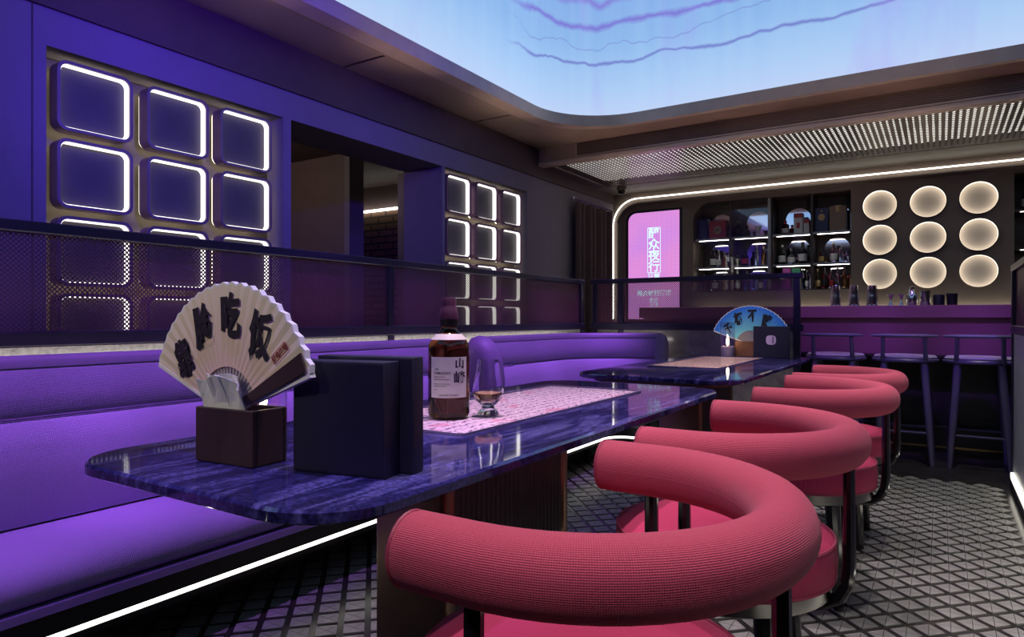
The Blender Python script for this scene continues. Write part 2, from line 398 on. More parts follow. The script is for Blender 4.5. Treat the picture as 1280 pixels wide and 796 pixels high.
# ------------------------------------------------------------------ mesh builder
class MB:
    def __init__(self):
        self.v = []; self.f = []; self.uv = {}
    def add(self, vs, fs, uvs=None):
        o = len(self.v); self.v += [tuple(p) for p in vs]
        for i, f in enumerate(fs):
            if uvs: self.uv[len(self.f)] = uvs[i]
            self.f.append(tuple(o + k for k in f))
        return self
    def box(self, x0, x1, y0, y1, z0, z1):
        vs = [(x0, y0, z0), (x1, y0, z0), (x1, y1, z0), (x0, y1, z0), (x0, y0, z1), (x1, y0, z1), (x1, y1, z1), (x0, y1, z1)]
        return self.add(vs, [(0, 3, 2, 1), (4, 5, 6, 7), (0, 1, 5, 4), (1, 2, 6, 5), (2, 3, 7, 6), (3, 0, 4, 7)])
    def cbox(self, x0, x1, y0, y1, z0, z1, c=0.005, seg=2):
        bm = bmesh.new(); bmesh.ops.create_cube(bm, size=1)
        for v in bm.verts:
            v.co = Vector((x0 + (v.co.x + .5) * (x1 - x0), y0 + (v.co.y + .5) * (y1 - y0), z0 + (v.co.z + .5) * (z1 - z0)))
        bmesh.ops.bevel(bm, geom=bm.edges[:], offset=c, segments=seg, affect='EDGES', profile=0.5)
        bm.verts.index_update()
        self.add([v.co[:] for v in bm.verts], [[v.index for v in f.verts] for f in bm.faces]); bm.free(); return self
    def lathe(self, prof, seg=24, c=(0, 0, 0), sx=1.0, sy=1.0, closed=False):
        vs = []; fs = []; n = len(prof)
        for k in range(seg):
            a = 2 * PI * k / seg
            for r, z in prof: vs.append((c[0] + r * math.cos(a) * sx, c[1] + r * math.sin(a) * sy, c[2] + z))
        for k in range(seg):
            k2 = (k + 1) % seg
            for i in range(n if closed else n - 1):
                j = (i + 1) % n
                fs.append((k * n + i, k2 * n + i, k2 * n + j, k * n + j))
        if not closed:
            if prof[0][0] > 1e-6: fs.append(tuple(k * n for k in range(seg))[::-1])
            if prof[-1][0] > 1e-6: fs.append(tuple(k * n + n - 1 for k in range(seg)))
        return self.add(vs, fs)
    def tube(self, pts, rad, seg=12, up=None, caps=True, ell=1.0, dome=0.0):
        P = [Vector(p) for p in pts]; n = len(P)
        rads = rad if isinstance(rad, (list, tuple)) else [rad] * n
        T = []
        for i in range(n):
            a = P[max(i - 1, 0)]; b = P[min(i + 1, n - 1)]; T.append((b - a).normalized())
        u = Vector(up) if up else (Vector((0, 0, 1)) if abs(T[0].z) < .9 else Vector((1, 0, 0)))
        vs = []; fs = []; uvs = []; L = 0; acc = []
        for i in range(n):
            if i: L += (P[i] - P[i - 1]).length
            acc.append(L)
            s = T[i].cross(u).normalized(); w = s.cross(T[i]).normalized()
            if not up: u = w
            for k in range(seg):
                a = 2 * PI * k / seg
                vs.append(P[i] + s * math.cos(a) * rads[i] + w * math.sin(a) * rads[i] * ell)
        for i in range(n - 1):
            for k in range(seg):
                k2 = (k + 1) % seg
                fs.append((i * seg + k, i * seg + k2, (i + 1) * seg + k2, (i + 1) * seg + k))
                c = 2 * PI * max(rads[i], 1e-4) / seg
                uvs.append([(acc[i], k * c), (acc[i], (k + 1) * c), (acc[i + 1], (k + 1) * c), (acc[i + 1], k * c)])
        if caps:
            fs.append(tuple(range(seg))[::-1]); uvs.append([(math.cos(2 * PI * k / seg) * rads[0], math.sin(2 * PI * k / seg) * rads[0]) for k in range(seg)][::-1])
            fs.append(tuple((n - 1) * seg + k for k in range(seg))); uvs.append([(math.cos(2 * PI * k / seg) * rads[-1], math.sin(2 * PI * k / seg) * rads[-1]) for k in range(seg)])
        return self.add(vs, fs, uvs)
    def prism(self, poly, h0, h1, axis='z'):
        """poly: list of 2-D points; extruded from h0 to h1 along axis. axis y: poly=(x,z); axis x: poly=(y,z)"""
        def mk(p, h):
            return (p[0], p[1], h) if axis == 'z' else ((p[0], h, p[1]) if axis == 'y' else (h, p[0], p[1]))
        n = len(poly)
        vs = [mk(p, h0) for p in poly] + [mk(p, h1) for p in poly]
        fs = [tuple(range(n))[::-1], tuple(range(n, 2 * n))] + [(i, (i + 1) % n, n + (i + 1) % n, n + i) for i in range(n)]
        return self.add(vs, fs)
    def sweep(self, path, prof, closed=True, caps=True):
        """path: [(x,y)], profile: [(n,z)], n to the right of the direction of travel"""
        n = len(path); m = len(prof); vs = []; fs = []; uvs = []
        acc = [0]
        for i in range(1, n): acc.append(acc[-1] + math.dist(path[i], path[i - 1]))
        pa = [0]
        for j in range(1, m + 1): pa.append(pa[-1] + math.dist(prof[j % m], prof[j - 1]))
        for i in range(n):
            if i == 0: t = Vector(path[1]) - Vector(path[0]); k = 1
            elif i == n - 1: t = Vector(path[-1]) - Vector(path[-2]); k = 1
            else:
                a = (Vector(path[i]) - Vector(path[i - 1])).normalized(); b = (Vector(path[i + 1]) - Vector(path[i])).normalized()
                t = a + b; k = 1 / max(.3, math.cos(a.angle(b) / 2)) if a.length and b.length else 1
            t = t.normalized(); nx, ny = t.y, -t.x
            for q, z in prof: vs.append((path[i][0] + nx * q * k, path[i][1] + ny * q * k, z))
        for i in range(n - 1):
            for j in range(m if closed else m - 1):
                j2 = (j + 1) % m
                fs.append((i * m + j, (i + 1) * m + j, (i + 1) * m + j2, i * m + j2))
                uvs.append([(acc[i], pa[j]), (acc[i + 1], pa[j]), (acc[i + 1], pa[j + 1]), (acc[i], pa[j + 1])])
        if caps and closed:
            fs.append(tuple(range(m))); uvs.append([p for p in prof])
            fs.append(tuple((n - 1) * m + j for j in range(m))[::-1]); uvs.append([p for p in prof][::-1])
        return self.add(vs, fs, uvs)
    def mesh(self, name, smooth=True, angle=35):
        me = bpy.data.meshes.new(name); me.from_pydata(self.v, [], self.f); me.update()
        if self.uv:
            lay = me.uv_layers.new(name='UVMap')
            for p in me.polygons:
                q = self.uv.get(p.index)
                if q:
                    for li, c in zip(p.loop_indices, q): lay.data[li].uv = c
        bm = bmesh.new(); bm.from_mesh(me); bmesh.ops.recalc_face_normals(bm, faces=bm.faces[:]); bm.to_mesh(me); bm.free()
        if smooth: me.shade_smooth(); me.set_sharp_from_angle(angle=R(angle))
        return me
    def build(self, name, mat, parent=None, loc=(0, 0, 0), rz=0, smooth=True, angle=35):
        return ob(name, self.mesh(name, smooth, angle), mat, parent, loc, rz)

def ob(name, me, mat, parent=None, loc=(0, 0, 0), rz=0):
    if isinstance(me, MB): me = me.mesh(name)
    if mat is not None and not me.materials: me.materials.append(M[mat] if isinstance(mat, str) else mat)
    o = bpy.data.objects.new(name, me); COL.objects.link(o)
    o.parent = parent; o.location = loc; o.rotation_euler = (0, 0, rz)
    return o

def tag(o, label=None, cat=None, group=None, kind=None):
    if label: o['label'] = label
    if cat: o['category'] = cat
    if group: o['group'] = group
    if kind: o['kind'] = kind
    return o

def thing(name, label, cat, loc=(0, 0, 0), rz=0, group=None):
    o = bpy.data.objects.new(name, None); o.empty_display_size = 0.1; COL.objects.link(o)
    o.location = loc; o.rotation_euler = (0, 0, rz)
    return tag(o, label, cat, group)

def struct(name, loc=(0, 0, 0)):
    o = bpy.data.objects.new(name, None); COL.objects.link(o); o.location = loc; o['kind'] = 'structure'; return o

def dup(root, loc, rz, label=None, group=None):
    r = root.copy(); COL.objects.link(r); r.location = loc; r.rotation_euler = (0, 0, rz)
    if label: r['label'] = label
    if group: r['group'] = group
    for ch in list(root.children):
        c = ch.copy(); COL.objects.link(c); c.parent = r
        for g in list(ch.children):
            d = g.copy(); COL.objects.link(d); d.parent = c
    return r

def rrect(x0, x1, y0, y1, r, seg=8):
    pts = []
    for cx, cy, a0 in ((x1 - r, y1 - r, 0), (x0 + r, y1 - r, 90), (x0 + r, y0 + r, 180), (x1 - r, y0 + r, 270)):
        for k in range(seg + 1):
            a = R(a0 + 90 * k / seg); pts.append((cx + r * math.cos(a), cy + r * math.sin(a)))
    return pts

def band(outer, inner, h0, h1, axis='z'):
    """solid ring between two outlines with equal point counts"""
    def mk(p, h):
        return (p[0], p[1], h) if axis == 'z' else ((p[0], h, p[1]) if axis == 'y' else (h, p[0], p[1]))
    n = len(outer); b = MB()
    vs = [mk(p, h0) for p in outer] + [mk(p, h1) for p in outer] + [mk(p, h0) for p in inner] + [mk(p, h1) for p in inner]
    fs = []
    for i in range(n):
        j = (i + 1) % n
        fs += [(i, j, n + j, n + i), (2 * n + i, 3 * n + i, 3 * n + j, 2 * n + j), (n + i, n + j, 3 * n + j, 3 * n + i), (i, 2 * n + i, 2 * n + j, j)]
    b.add(vs, fs); return b

def text_mesh(body, size, extrude=0.0004, bold=0.0, align='CENTER', space=1.0, line=1.0):
    c = bpy.data.curves.new('t', 'FONT'); c.body = body; c.size = size; c.extrude = extrude; c.offset = bold
    c.align_x = align; c.align_y = 'CENTER'; c.space_character = space; c.space_line = line; c.resolution_u = 3
    o = bpy.data.objects.new('t', c); COL.objects.link(o)
    bpy.context.view_layer.update()
    me = bpy.data.meshes.new_from_object(o.evaluated_get(bpy.context.evaluated_depsgraph_get()))
    me.materials.clear()
    bpy.data.objects.remove(o); bpy.data.curves.remove(c)
    return me

def text_on(body, size, mat, parent, mtx, name='lettering', bold=0.0, align='CENTER', extrude=0.0004, line=1.0, space=1.0):
    me = text_mesh(body, size, extrude, bold, align, space, line)
    me.transform(mtx); me.name = name
    return ob(name, me, mat, parent)

UPRIGHT = Matrix.Rotation(PI / 2, 4, 'X')     # text standing in the XZ plane, read from -Y

# ================================================================== THE SETTING
XW, YB = -3.3, 7.4              # left wall face, bar back wall face
CEIL = 2.65
OPEN_TOP = 2.21
A0, A1, B0, B1, C0, C1 = 1.363, 2.618, 2.675, 4.13, 4.165, 5.415
Y_MIN, X_MAX = -2.2, 2.4

# ---- floor -------------------------------------------------------
floor = struct('floor')
MB().box(-8.5, X_MAX, Y_MIN, 5.07, -0.06, -0.004).build('floor_field', 'grout', floor)
MB().box(-8.5, X_MAX, 5.07, 8.2, -0.06, 0.0).build('bar_floor', 'floor_dark', floor)
TW, THH = 0.122, 0.125
def tile_mesh(b, cx, cy):
    hx, hy, g, e, z0, z1 = TW / 2 * 0.765, THH / 2 * 0.765, 0.0010, 0.002, -0.004, 0.0
    for sx, sy in ((1, 1), (-1, 1), (-1, -1), (1, -1)):
        p = [(g * sx, g * sy), ((hx - e) * sx, g * sy), ((hx - e - 0.003) * sx, 0.0045 * sy), (0.0045 * sx, (hy - e - 0.003) * sy), (g * sx, (hy - e) * sy)]
        if sx * sy < 0: p = p[::-1]
        b.prism([(cx + q[0], cy + q[1]) for q in p], z0, z1)
    return b
tiles = []
for i in range(-24, 4):
    for j in range(2, 42):
        for o in (0, 1):
            x = 0.335 - 0.061 + (i + 0.5 * o) * TW; y = (j + 0.5 * o) * THH
            if -2.75 < x < 0.30 and 0.5 < y < 5.0: tiles.append((x, y))
def tile_rank(p):
    u, v = project(p[0], p[1], 0)
    ok = (1020 < u < 1285 and 590 < v < 800) or (120 < u < 525 and 650 < v < 800 and v > 796 - 0.359 * (u - 60)) or (690 < u < 790 and 570 < v < 665)
    return (0 if ok else 1, depth(*p))
tiles.sort(key=tile_rank)
tm = tile_mesh(MB(), 0, 0).mesh('tile', smooth=False); tm.materials.append(M['tile'])
for x, y in tiles[:300]: ob('tile', tm, None, floor, (x, y, 0))
b = MB()
for x, y in tiles[300:]: tile_mesh(b, x, y)
tag(b.build('tile_field', 'tile', floor, smooth=False), kind='stuff')

# ---- left wall ----------------------------------------------------
wl = struct('wall_left')
ZB = 0.75
MB().box(XW - 0.5, XW, Y_MIN, A0, 0, 2.375).build('wall_panel', 'wall', wl)
MB().box(XW - 0.5, XW, A0, A1, 0, ZB).build('wall_panel', 'wall', wl)
MB().box(XW - 0.5, XW, A1, B0, 0, OPEN_TOP).build('pilaster', 'wall', wl)
MB().box(XW - 0.4, XW, B0, B1, 0, ZB).build('wall_panel', 'wall', wl)
MB().box(XW - 0.4, XW, B1, C0, 0, OPEN_TOP).build('pilaster', 'wall', wl)
MB().box(XW - 0.5, XW, C0, C1, 0, ZB).build('wall_panel', 'wall', wl)
MB().box(XW - 0.5, XW, C1, 8.0, 0, 2.375).build('wall_panel', 'wall', wl)
MB().box(XW - 0.4, XW, A0, C1, OPEN_TOP, 2.375).build('header_band', 'wall', wl)
MB().box(XW - 0.4, XW + 0.02, Y_MIN, 8.0, 2.375, CEIL + 0.02).build('bulkhead', 'bulkhead', wl)
MB().box(XW - 0.5, XW - 0.15, A0, A1, ZB, OPEN_TOP).build('recess_back', 'recess', wl)
MB().box(XW - 0.5, XW - 0.15, C0, C1, ZB, OPEN_TOP).build('recess_back', 'recess', wl)
MB().box(XW - 0.004, XW + 0.002, 1.305, 1.312, 0.9, 2.375).build('panel_joint', 'bulkhead', wl)
# passage behind the open bay
ps = struct('wall_passage')
MB().box(-8.4, XW - 0.5, 6.0, 6.2, 0, 3.0).build('far_wall', 'panel_brown', ps)
MB().box(-8.4, XW - 0.5, 5.97, 6.0, 0, 2.30).build('brick_facing', 'brick', ps)
MB().box(-8.4, -4.87, 4.6, 4.75, 0, 2.62).build('side_panel', 'panel_brown', ps)
MB().box(-4.87, -4.80, 4.58, 4.77, 0, 2.62).build('side_panel_end', 'wall', ps)
MB().box(-8.4, XW - 0.4, 1.2, 1.4, 0, 3.0).build('near_wall', 'panel_brown', ps)
MB().box(-8.5, -8.4, 1.2, 6.2, 0, 3.0).build('end_wall', 'panel_brown', ps)
MB().box(-8.4, XW - 0.5, 1.2, 6.2, 2.62, 2.72).build('passage_ceiling', 'bulkhead', ps)
MB().box(-8.3, XW - 0.55, 5.93, 5.965, 2.305, 2.33).build('passage_light_strip', 'led', ps)

# ---- back wall of the bar ------------------------------------------
AX0, AX1, AZ0, AZ1 = -2.33, -0.745, 1.30, 2.29
wb = struct('wall_back')
D = 0.42
b = MB()
b.box(-4.0, AX0, YB, YB + D, 0, 2.75)
b.box(AX1, 0.556, YB, YB + D, 0, 2.75)
b.box(1.7, X_MAX, YB, YB + D, 0, 2.75)
b.box(AX0, AX1, YB, YB + D, 0, AZ0)
b.box(AX0, AX1, YB, YB + D, AZ1, 2.75)
b.box(0.556, 1.7, YB, YB + D, 0, 1.2)
b.box(0.556, 1.7, YB, YB + D, 2.30, 2.75)
b.box(-4.0, X_MAX, YB + D, YB + D + 0.1, 0, 2.75)
b.build('back_wall_plaster', 'back_wall', wb)
# rounded inner corner of the left alcove
q = [(AX0, AZ1)] + [(AX0 + 0.2 - 0.2 * math.cos(R(a)), AZ1 - 0.2 + 0.2 * math.sin(R(a))) for a in range(0, 91, 10)]
MB().prism(q, YB + 0.002, YB + 0.05, 'y').build('alcove_corner', 'back_wall', wb)
# raised surround and its light line
LR = 0.30
path = [(-3.286, 1.0)] + [(-3.286 + LR - LR * math.cos(R(a)), 2.41 - LR + LR * math.sin(R(a))) for a in range(0, 91, 6)] + [(X_MAX - 0.05, 2.41)]
b = MB(); b.tube([(x, YB - 0.03, z) for x, z in path], 0.0075, 6)
tag(b.build('light_line', 'led', wb), 'white light line around the bar wall')
b = MB(); pts = [(x, YB - 0.02, z) for x, z in path]
b.tube([(x + 0.055 if i == 0 else x + 0.055 * (1 if z < 2.2 else 0.5), YB + 0.0, z - (0.0 if z < 2.1 else 0.05)) for i, (x, _, z) in enumerate(pts)], 0.028, 8)
b.build('surround_moulding', 'back_wall', wb)

# ---- ceiling -----------------------------------------------------
CX0, CX1, CY0, CY1, CR = -2.76, 1.9, -1.4, 5.26, 0.62
ce = struct('ceiling')
for i, (y0, y1) in enumerate(((Y_MIN, 0.175), (0.20, 1.615), (1.64, 3.065), (3.09, 4.515), (4.54, 5.59))):
    MB().box(XW, CX0 - 0.16, y0, y1, CEIL, CEIL + 0.003).build('perforated_panel', 'ceil_perf', ce, smooth=False)
MB().box(XW, CX0 - 0.1, Y_MIN, 5.6, CEIL + 0.06, CEIL + 0.08).build('ceiling_backing', 'ceil', ce)
outer = rrect(CX0 - 0.16, CX1 + 0.5, CY0 - 0.8, 5.60, 0.02, 12)
inner = rrect(CX0, CX1, CY0, CY1, CR, 12)
band(outer, rrect(CX0 - 0.0156, CX1 + 0.0156, CY0 - 0.0156, CY1 + 0.0156, CR + 0.0156, 12), CEIL, CEIL + 0.012).build('ceiling_border', 'ceil', ce)
o2 = rrect(CX0 - 0.13, CX1 + 0.13, CY0 - 0.13, CY1 + 0.06, CR + 0.06, 12)
band(o2, rrect(CX0 - 0.0156, CX1 + 0.0156, CY0 - 0.0156, CY1 + 0.0156, CR + 0.0156, 12), CEIL - 0.006, CEIL - 0.0005).build('cove_trim', 'lip', ce)
band(rrect(CX0 - 0.015, CX1 + 0.015, CY0 - 0.015, CY1 + 0.015, CR + 0.015, 12), inner, CEIL - 0.006, CEIL + 0.085).build('cove_lip', 'lip', ce)
band(rrect(CX0 - 0.16, CX1 + 0.16, CY0 - 0.16, CY1 + 0.16, CR + 0.16, 12), rrect(CX0 - 0.015, CX1 + 0.015, CY0 - 0.015, CY1 + 0.015, CR + 0.015, 12), CEIL + 0.07, CEIL + 0.085).build('cove_ledge', 'lip', ce)
so = rrect(CX0 - 0.13, CX1 + 0.13, CY0 - 0.13, CY1 + 0.13, CR + 0.13, 12)
si = rrect(CX0 - 0.11, CX1 + 0.11, CY0 - 0.11, CY1 + 0.11, CR + 0.11, 12)
scr = struct('wall_cove_screen')
o = band(so, si, CEIL + 0.085, 4.05).build('image_screen', 'screen', scr, angle=60)
o['label'] = 'pale blue sky image with violet drifting lines'
MB().prism(so, 4.05, 4.07).build('cove_top', 'void', scr)
# bulkhead over the bar: front face, soffit, luminous mesh
SY, SZ = 5.60, 2.48
sf = struct('ceiling_bar_soffit')
MB().box(XW, X_MAX, SY, SY + 0.04, SZ + 0.03, CEIL + 0.02).build('soffit_face', 'ceil', sf)
MB().cbox(XW + 0.03, X_MAX, SY - 0.035, SY + 0.06, SZ - 0.005, SZ + 0.03, 0.006).build('soffit_edge', 'lip', sf)
MB().box(XW, X_MAX, 6.90, YB, SZ, SZ + 0.02).build('soffit_back_strip', 'recess', sf)
MB().box(XW, -3.16, SY + 0.06, 6.90, SZ, SZ + 0.02).build('soffit_side_strip', 'bulkhead', sf)
MB().box(XW, X_MAX, SY + 0.04, YB, SZ + 0.12, SZ + 0.14).build('soffit_void', 'void', sf)
t = NT('slotted_mesh_metal')
co, x, y, z = t.coords()
ph = t.math('MULTIPLY', x, 2 * PI / 0.042)
wob = t.node('ShaderNodeTexNoise', i_Scale=2.2, i_Detail=2.0); t.link(co, wob.inputs['Vector'])
cx_ = t.math('COSINE', ph); cy_ = t.math('COSINE', t.math('MULTIPLY_ADD', y, 2 * PI / 0.055, t.math('MULTIPLY', x, 2 * PI / 0.084)))
hole = t.math('MULTIPLY', t.math('GREATER_THAN', cx_, t.math('MULTIPLY_ADD', wob.outputs[0], 1.3, -0.35)), t.math('GREATER_THAN', cy_, -0.45))
t.set((0.10, 0.07, 0.055), 0.35, 0.5)
tr = t.node('ShaderNodeBsdfTransparent'); mx = t.node('ShaderNodeMixShader')
t.link(hole, mx.inputs[0]); t.link(t.bsdf.outputs[0], mx.inputs[1]); t.link(tr.outputs[0], mx.inputs[2]); t.link(mx.outputs[0], t.out.inputs[0])
M['slots'] = t.m
MB().box(-3.16, X_MAX, SY + 0.06, 6.90, SZ + 0.004, SZ + 0.006).build('slotted_mesh', 'slots', sf, smooth=False)
MB().box(-3.16, X_MAX, SY + 0.06, 6.88, SZ + 0.07, SZ + 0.08).build('mesh_backlight', 'mesh_light', sf)
# unseen sides of the room
wr = struct('wall_right'); MB().box(X_MAX, X_MAX + 0.1, Y_MIN, 8.2, 0, 2.75).build('right_wall_plaster', 'bulkhead', wr)
wf = struct('wall_front'); MB().box(-3.8, X_MAX, Y_MIN - 0.1, Y_MIN, 0, 2.75).build('front_wall_plaster', 'bulkhead', wf)

# ---- air grille in the soffit face -----------------------------------
g = thing('air_grille', 'long dark air grille of thin slats above the bar ceiling mesh', 'grille', (0, SY - 0.012, SZ + 0.05))
GX0, GX1 = -2.86, X_MAX - 0.05
MB().box(GX0, GX1, -0.004, 0.012, -0.012, 0.0).build('frame_bar', 'lip', g)
MB().box(GX0, GX1, -0.004, 0.012, 0.105, 0.112).build('frame_bar', 'grille', g)
MB().box(GX0 - 0.012, GX0, -0.004, 0.012, -0.012, 0.112).build('frame_end', 'lip', g)
sl = MB().box(GX0, GX1, -0.008, 0.010, 0, 0.006).mesh('slat', False); sl.materials.append(M['grille'])
for k in range(7): ob('slat', sl, None, g, (0, 0, 0.008 + k * 0.0138))

# ================================================================== LIGHT BOXES IN THE WALL RECESSES
def light_box():
    W, H = 0.333, 0.315
    o_ = rrect(-W / 2, W / 2, -H / 2, H / 2, 0.045, 6)
    rim_i = rrect(-W / 2 + 0.014, W / 2 - 0.014, -H / 2 + 0.014, H / 2 - 0.014, 0.034, 6)
    led_i = rrect(-W / 2 + 0.019, W / 2 - 0.019, -H / 2 + 0.019, H / 2 - 0.019, 0.030, 6)
    hal_o = rrect(-W / 2 + 0.012, W / 2 - 0.012, -H / 2 + 0.012, H / 2 - 0.012, 0.035, 6)
    hal_i = rrect(-W / 2 + 0.022, W / 2 - 0.022, -H / 2 + 0.022, H / 2 - 0.022, 0.028, 6)
    return (band(o_, rim_i, -0.075, 0, 'x').mesh('rim'), band(rim_i, led_i, -0.046, -0.012, 'x').mesh('light_band'),
            MB().prism(rim_i, -0.075, -0.0465, 'x').mesh('back_panel'), band(hal_o, hal_i, -0.100, -0.0755, 'x').mesh('halo_strip'))
lb = light_box()
for me, m in zip(lb, ('tray_rim', 'led_box', 'tray_back', 'led_halo')): me.materials.append(M[m])
ROWS = ('top row', 'second row', 'third row', 'bottom row')
COLS = ('column furthest from the opening', 'middle column', 'column beside the opening')
COLS2 = ('column beside the opening', 'middle column', 'column nearest the curtain')
for grid, y0, cols, gname in (('blue-lit grid', 1.411, COLS, 'light boxes of the blue-lit wall recess'), ('far grid', 4.203, COLS2, 'light boxes of the recess near the curtain')):
    for r in range(4):
        for c in range(3):
            t_ = thing('light_box', f'square light box, {ROWS[r]}, {cols[c]}, {grid}', 'wall light', (XW - 0.012, y0 + 0.1665 + c * 0.4015, 2.175 - 0.1575 - r * 0.35), 0, gname)
            for me in lb: ob(me.name.split('.')[0], me, None, t_)

# ================================================================== BAR WALL: DISH LIGHTS, POSTER, SHELVES
dr = 0.147
dish_face = MB().lathe([(0.0, 0.004), (0.05, 0.003), (0.10, 0.001), (dr - 0.004, 0.0), (dr - 0.004, -0.008), (0.0, -0.008)], 40).mesh('dish_face')
dish_band = MB().lathe([(dr - 0.0035, -0.008), (dr - 0.0035, 0.046), (dr - 0.0045, 0.046), (dr - 0.0045, -0.008)], 40, closed=True).mesh('light_band')
dish_rim = MB().lathe([(dr - 0.0034, -0.008), (dr - 0.0034, 0.047), (dr, 0.047), (dr + 0.002, -0.008)], 40, closed=True).mesh('dish_rim')
dish_rim.transform(Matrix.Rotation(PI / 2, 4, 'X')); dish_rim.materials.append(M['back_wall'])
for me in (dish_face, dish_band): me.transform(Matrix.Rotation(PI / 2, 4, 'X'))
dish_face.materials.append(M['dish']); dish_band.materials.append(M['led_dish'])
DR = ('top row', 'middle row', 'bottom row'); DC = ('column beside the bottle shelves', 'centre column', 'column beside the corner shelf')
for r, z in enumerate((2.10, 1.767, 1.438)):
    for c, x in enumerate((-0.491, -0.095, 0.294)):
        t_ = thing('dish_light', f'round cream dish light behind the bar, {DR[r]}, {DC[c]}', 'wall light', (x, YB - 0.009, z), 0, 'round dish lights behind the bar')
        ob('dish_face', dish_face, None, t_); ob('light_band', dish_band, None, t_); ob('dish_rim', dish_rim, None, t_)

pt = thing('light_poster', 'pink backlit poster with pale blue vertical lettering beside the bottle shelves', 'poster', (-2.79, YB - 0.004, 1.0))
pp = [(-0.311, 0.0), (0.309, 0.0), (0.309, 1.239)] + [(-0.311 + 0.10 - 0.10 * math.sin(R(a)), 1.239 - 0.10 + 0.10 * math.cos(R(a))) for a in range(0, 91, 15)]
MB().prism(pp, -0.008, 0.0, 'y').build('image_panel', 'poster', pt)
cxp = (-0.001, 0.62)
fr_o = [(-0.335, -0.03), (0.335, -0.03), (0.335, 1.263)] + [(-0.335 + 0.115 - 0.115 * math.sin(R(a)), 1.263 - 0.115 + 0.115 * math.cos(R(a))) for a in range(0, 91, 15)]
band(fr_o, pp, -0.016, -0.001, 'y').build('poster_frame', 'frame', pt)
for k, ch in enumerate('醉众夜行'):
    m = Matrix.Translation((0.005, -0.0095, 0.985 - k * 0.128)) @ Matrix.Diagonal((1.05, 1, 1, 1)) @ UPRIGHT
    text_on(ch, 0.135, 'poster_ink', pt, m, bold=0.002)
band(rrect(-0.075, 0.085, 0.535, 1.06, 0.01, 2), rrect(-0.069, 0.079, 0.541, 1.054, 0.008, 2), -0.0100, -0.0085, 'y').build('letter_frame', 'poster_ink', pt)
text_on('酒館', 0.075, 'poster_ink', pt, Matrix.Translation((0.005, -0.0095, 0.49)) @ UPRIGHT, bold=0.001)
text_on('醉众夜行酒館', 0.068, 'poster_ink', pt, Matrix.Translation((0.005, -0.0095, 0.295)) @ UPRIGHT, bold=0.002)
text_on('夜行\n酒館', 0.05, 'poster_ink', pt, Matrix.Translation((0.005, -0.0095, 0.19)) @ UPRIGHT, bold=0.001)

# ---- bottle shelves --------------------------------------------------
cols_x = (AX0, -1.937, -1.506, -1.112, AX1)
sh = thing('bottle_shelves', 'dark backlit bottle shelves with arched mirrors and a glass sliding door', 'shelves', (0, YB, AZ0))
def s_(z): return z - AZ0
MB().box(AX0, AX1, D - 0.05, D - 0.002, 0, AZ1 - AZ0).build('back_panel', 'shelf_dark', sh)
MB().box(AX0 + 0.001, AX1 - 0.001, 0.02, D - 0.05, 0, 0.012).build('bottom_board', 'shelf_dark', sh)
for x in cols_x[1:4]: MB().box(x - 0.012, x + 0.012, 0.06, D - 0.05, 0.012, AZ1 - AZ0 - 0.001).build('divider', 'shelf_dark', sh)
SHZ = (1.895, 1.578)
for ci in range(4):
    xa, xb = cols_x[ci] + 0.014, cols_x[ci + 1] - 0.014
    for z in SHZ:
        s1 = MB().box(xa, xb, 0.045, D - 0.052, s_(z) - 0.022, s_(z)).build('shelf', 'shelf_edge', sh)
        MB().box(xa + 0.04, xb - 0.005, 0.05, 0.066, s_(z) - 0.0265, s_(z) - 0.0225).build('light_strip', 'led_shelf', s1)
    for zb, zt in ((1.902, 2.20), (1.585, 1.86), (1.315, 1.55)):
        w = 0.125 if zb < 1.9 else 0.13
        xm = (xa + xb) / 2 + 0.02; rr = min(w, zt - zb)
        arch = [(xm + rr, s_(zb))] + [(xm + rr * math.cos(R(a)), s_(zt) - rr + rr * math.sin(R(a))) for a in range(0, 181, 12)] + [(xm - rr, s_(zb))]
        MB().prism(arch, D - 0.056, D - 0.0505, 'y').build('arch_mirror', 'mirror', sh)
dg = MB().box(AX0 + 0.02, -1.52, 0.012, 0.017, 0.02, AZ1 - AZ0 - 0.03).build('glass_door', 'sheet', sh)
MB().box(-1.535, -1.505, 0.008, 0.022, 0.015, AZ1 - AZ0 - 0.01).build('door_stile', 'shelf_edge', dg)
sh2 = thing('corner_shelves', 'dark narrow bottle shelves behind the end screen of the bar', 'shelves', (0, YB, 1.2))
MB().box(0.556, 1.7, D - 0.05, D - 0.002, 0, 1.1).build('back_panel', 'shelf_dark', sh2)
for z in (0.001, 0.42, 0.76):
    s1 = MB().box(0.557, 1.699, 0.03, D - 0.051, z, z + 0.022).build('shelf', 'shelf_dark', sh2)
    if z > 0.1: MB().box(0.60, 1.69, 0.03, 0.045, z - 0.006, z - 0.001).build('light_strip', 'led', s1)

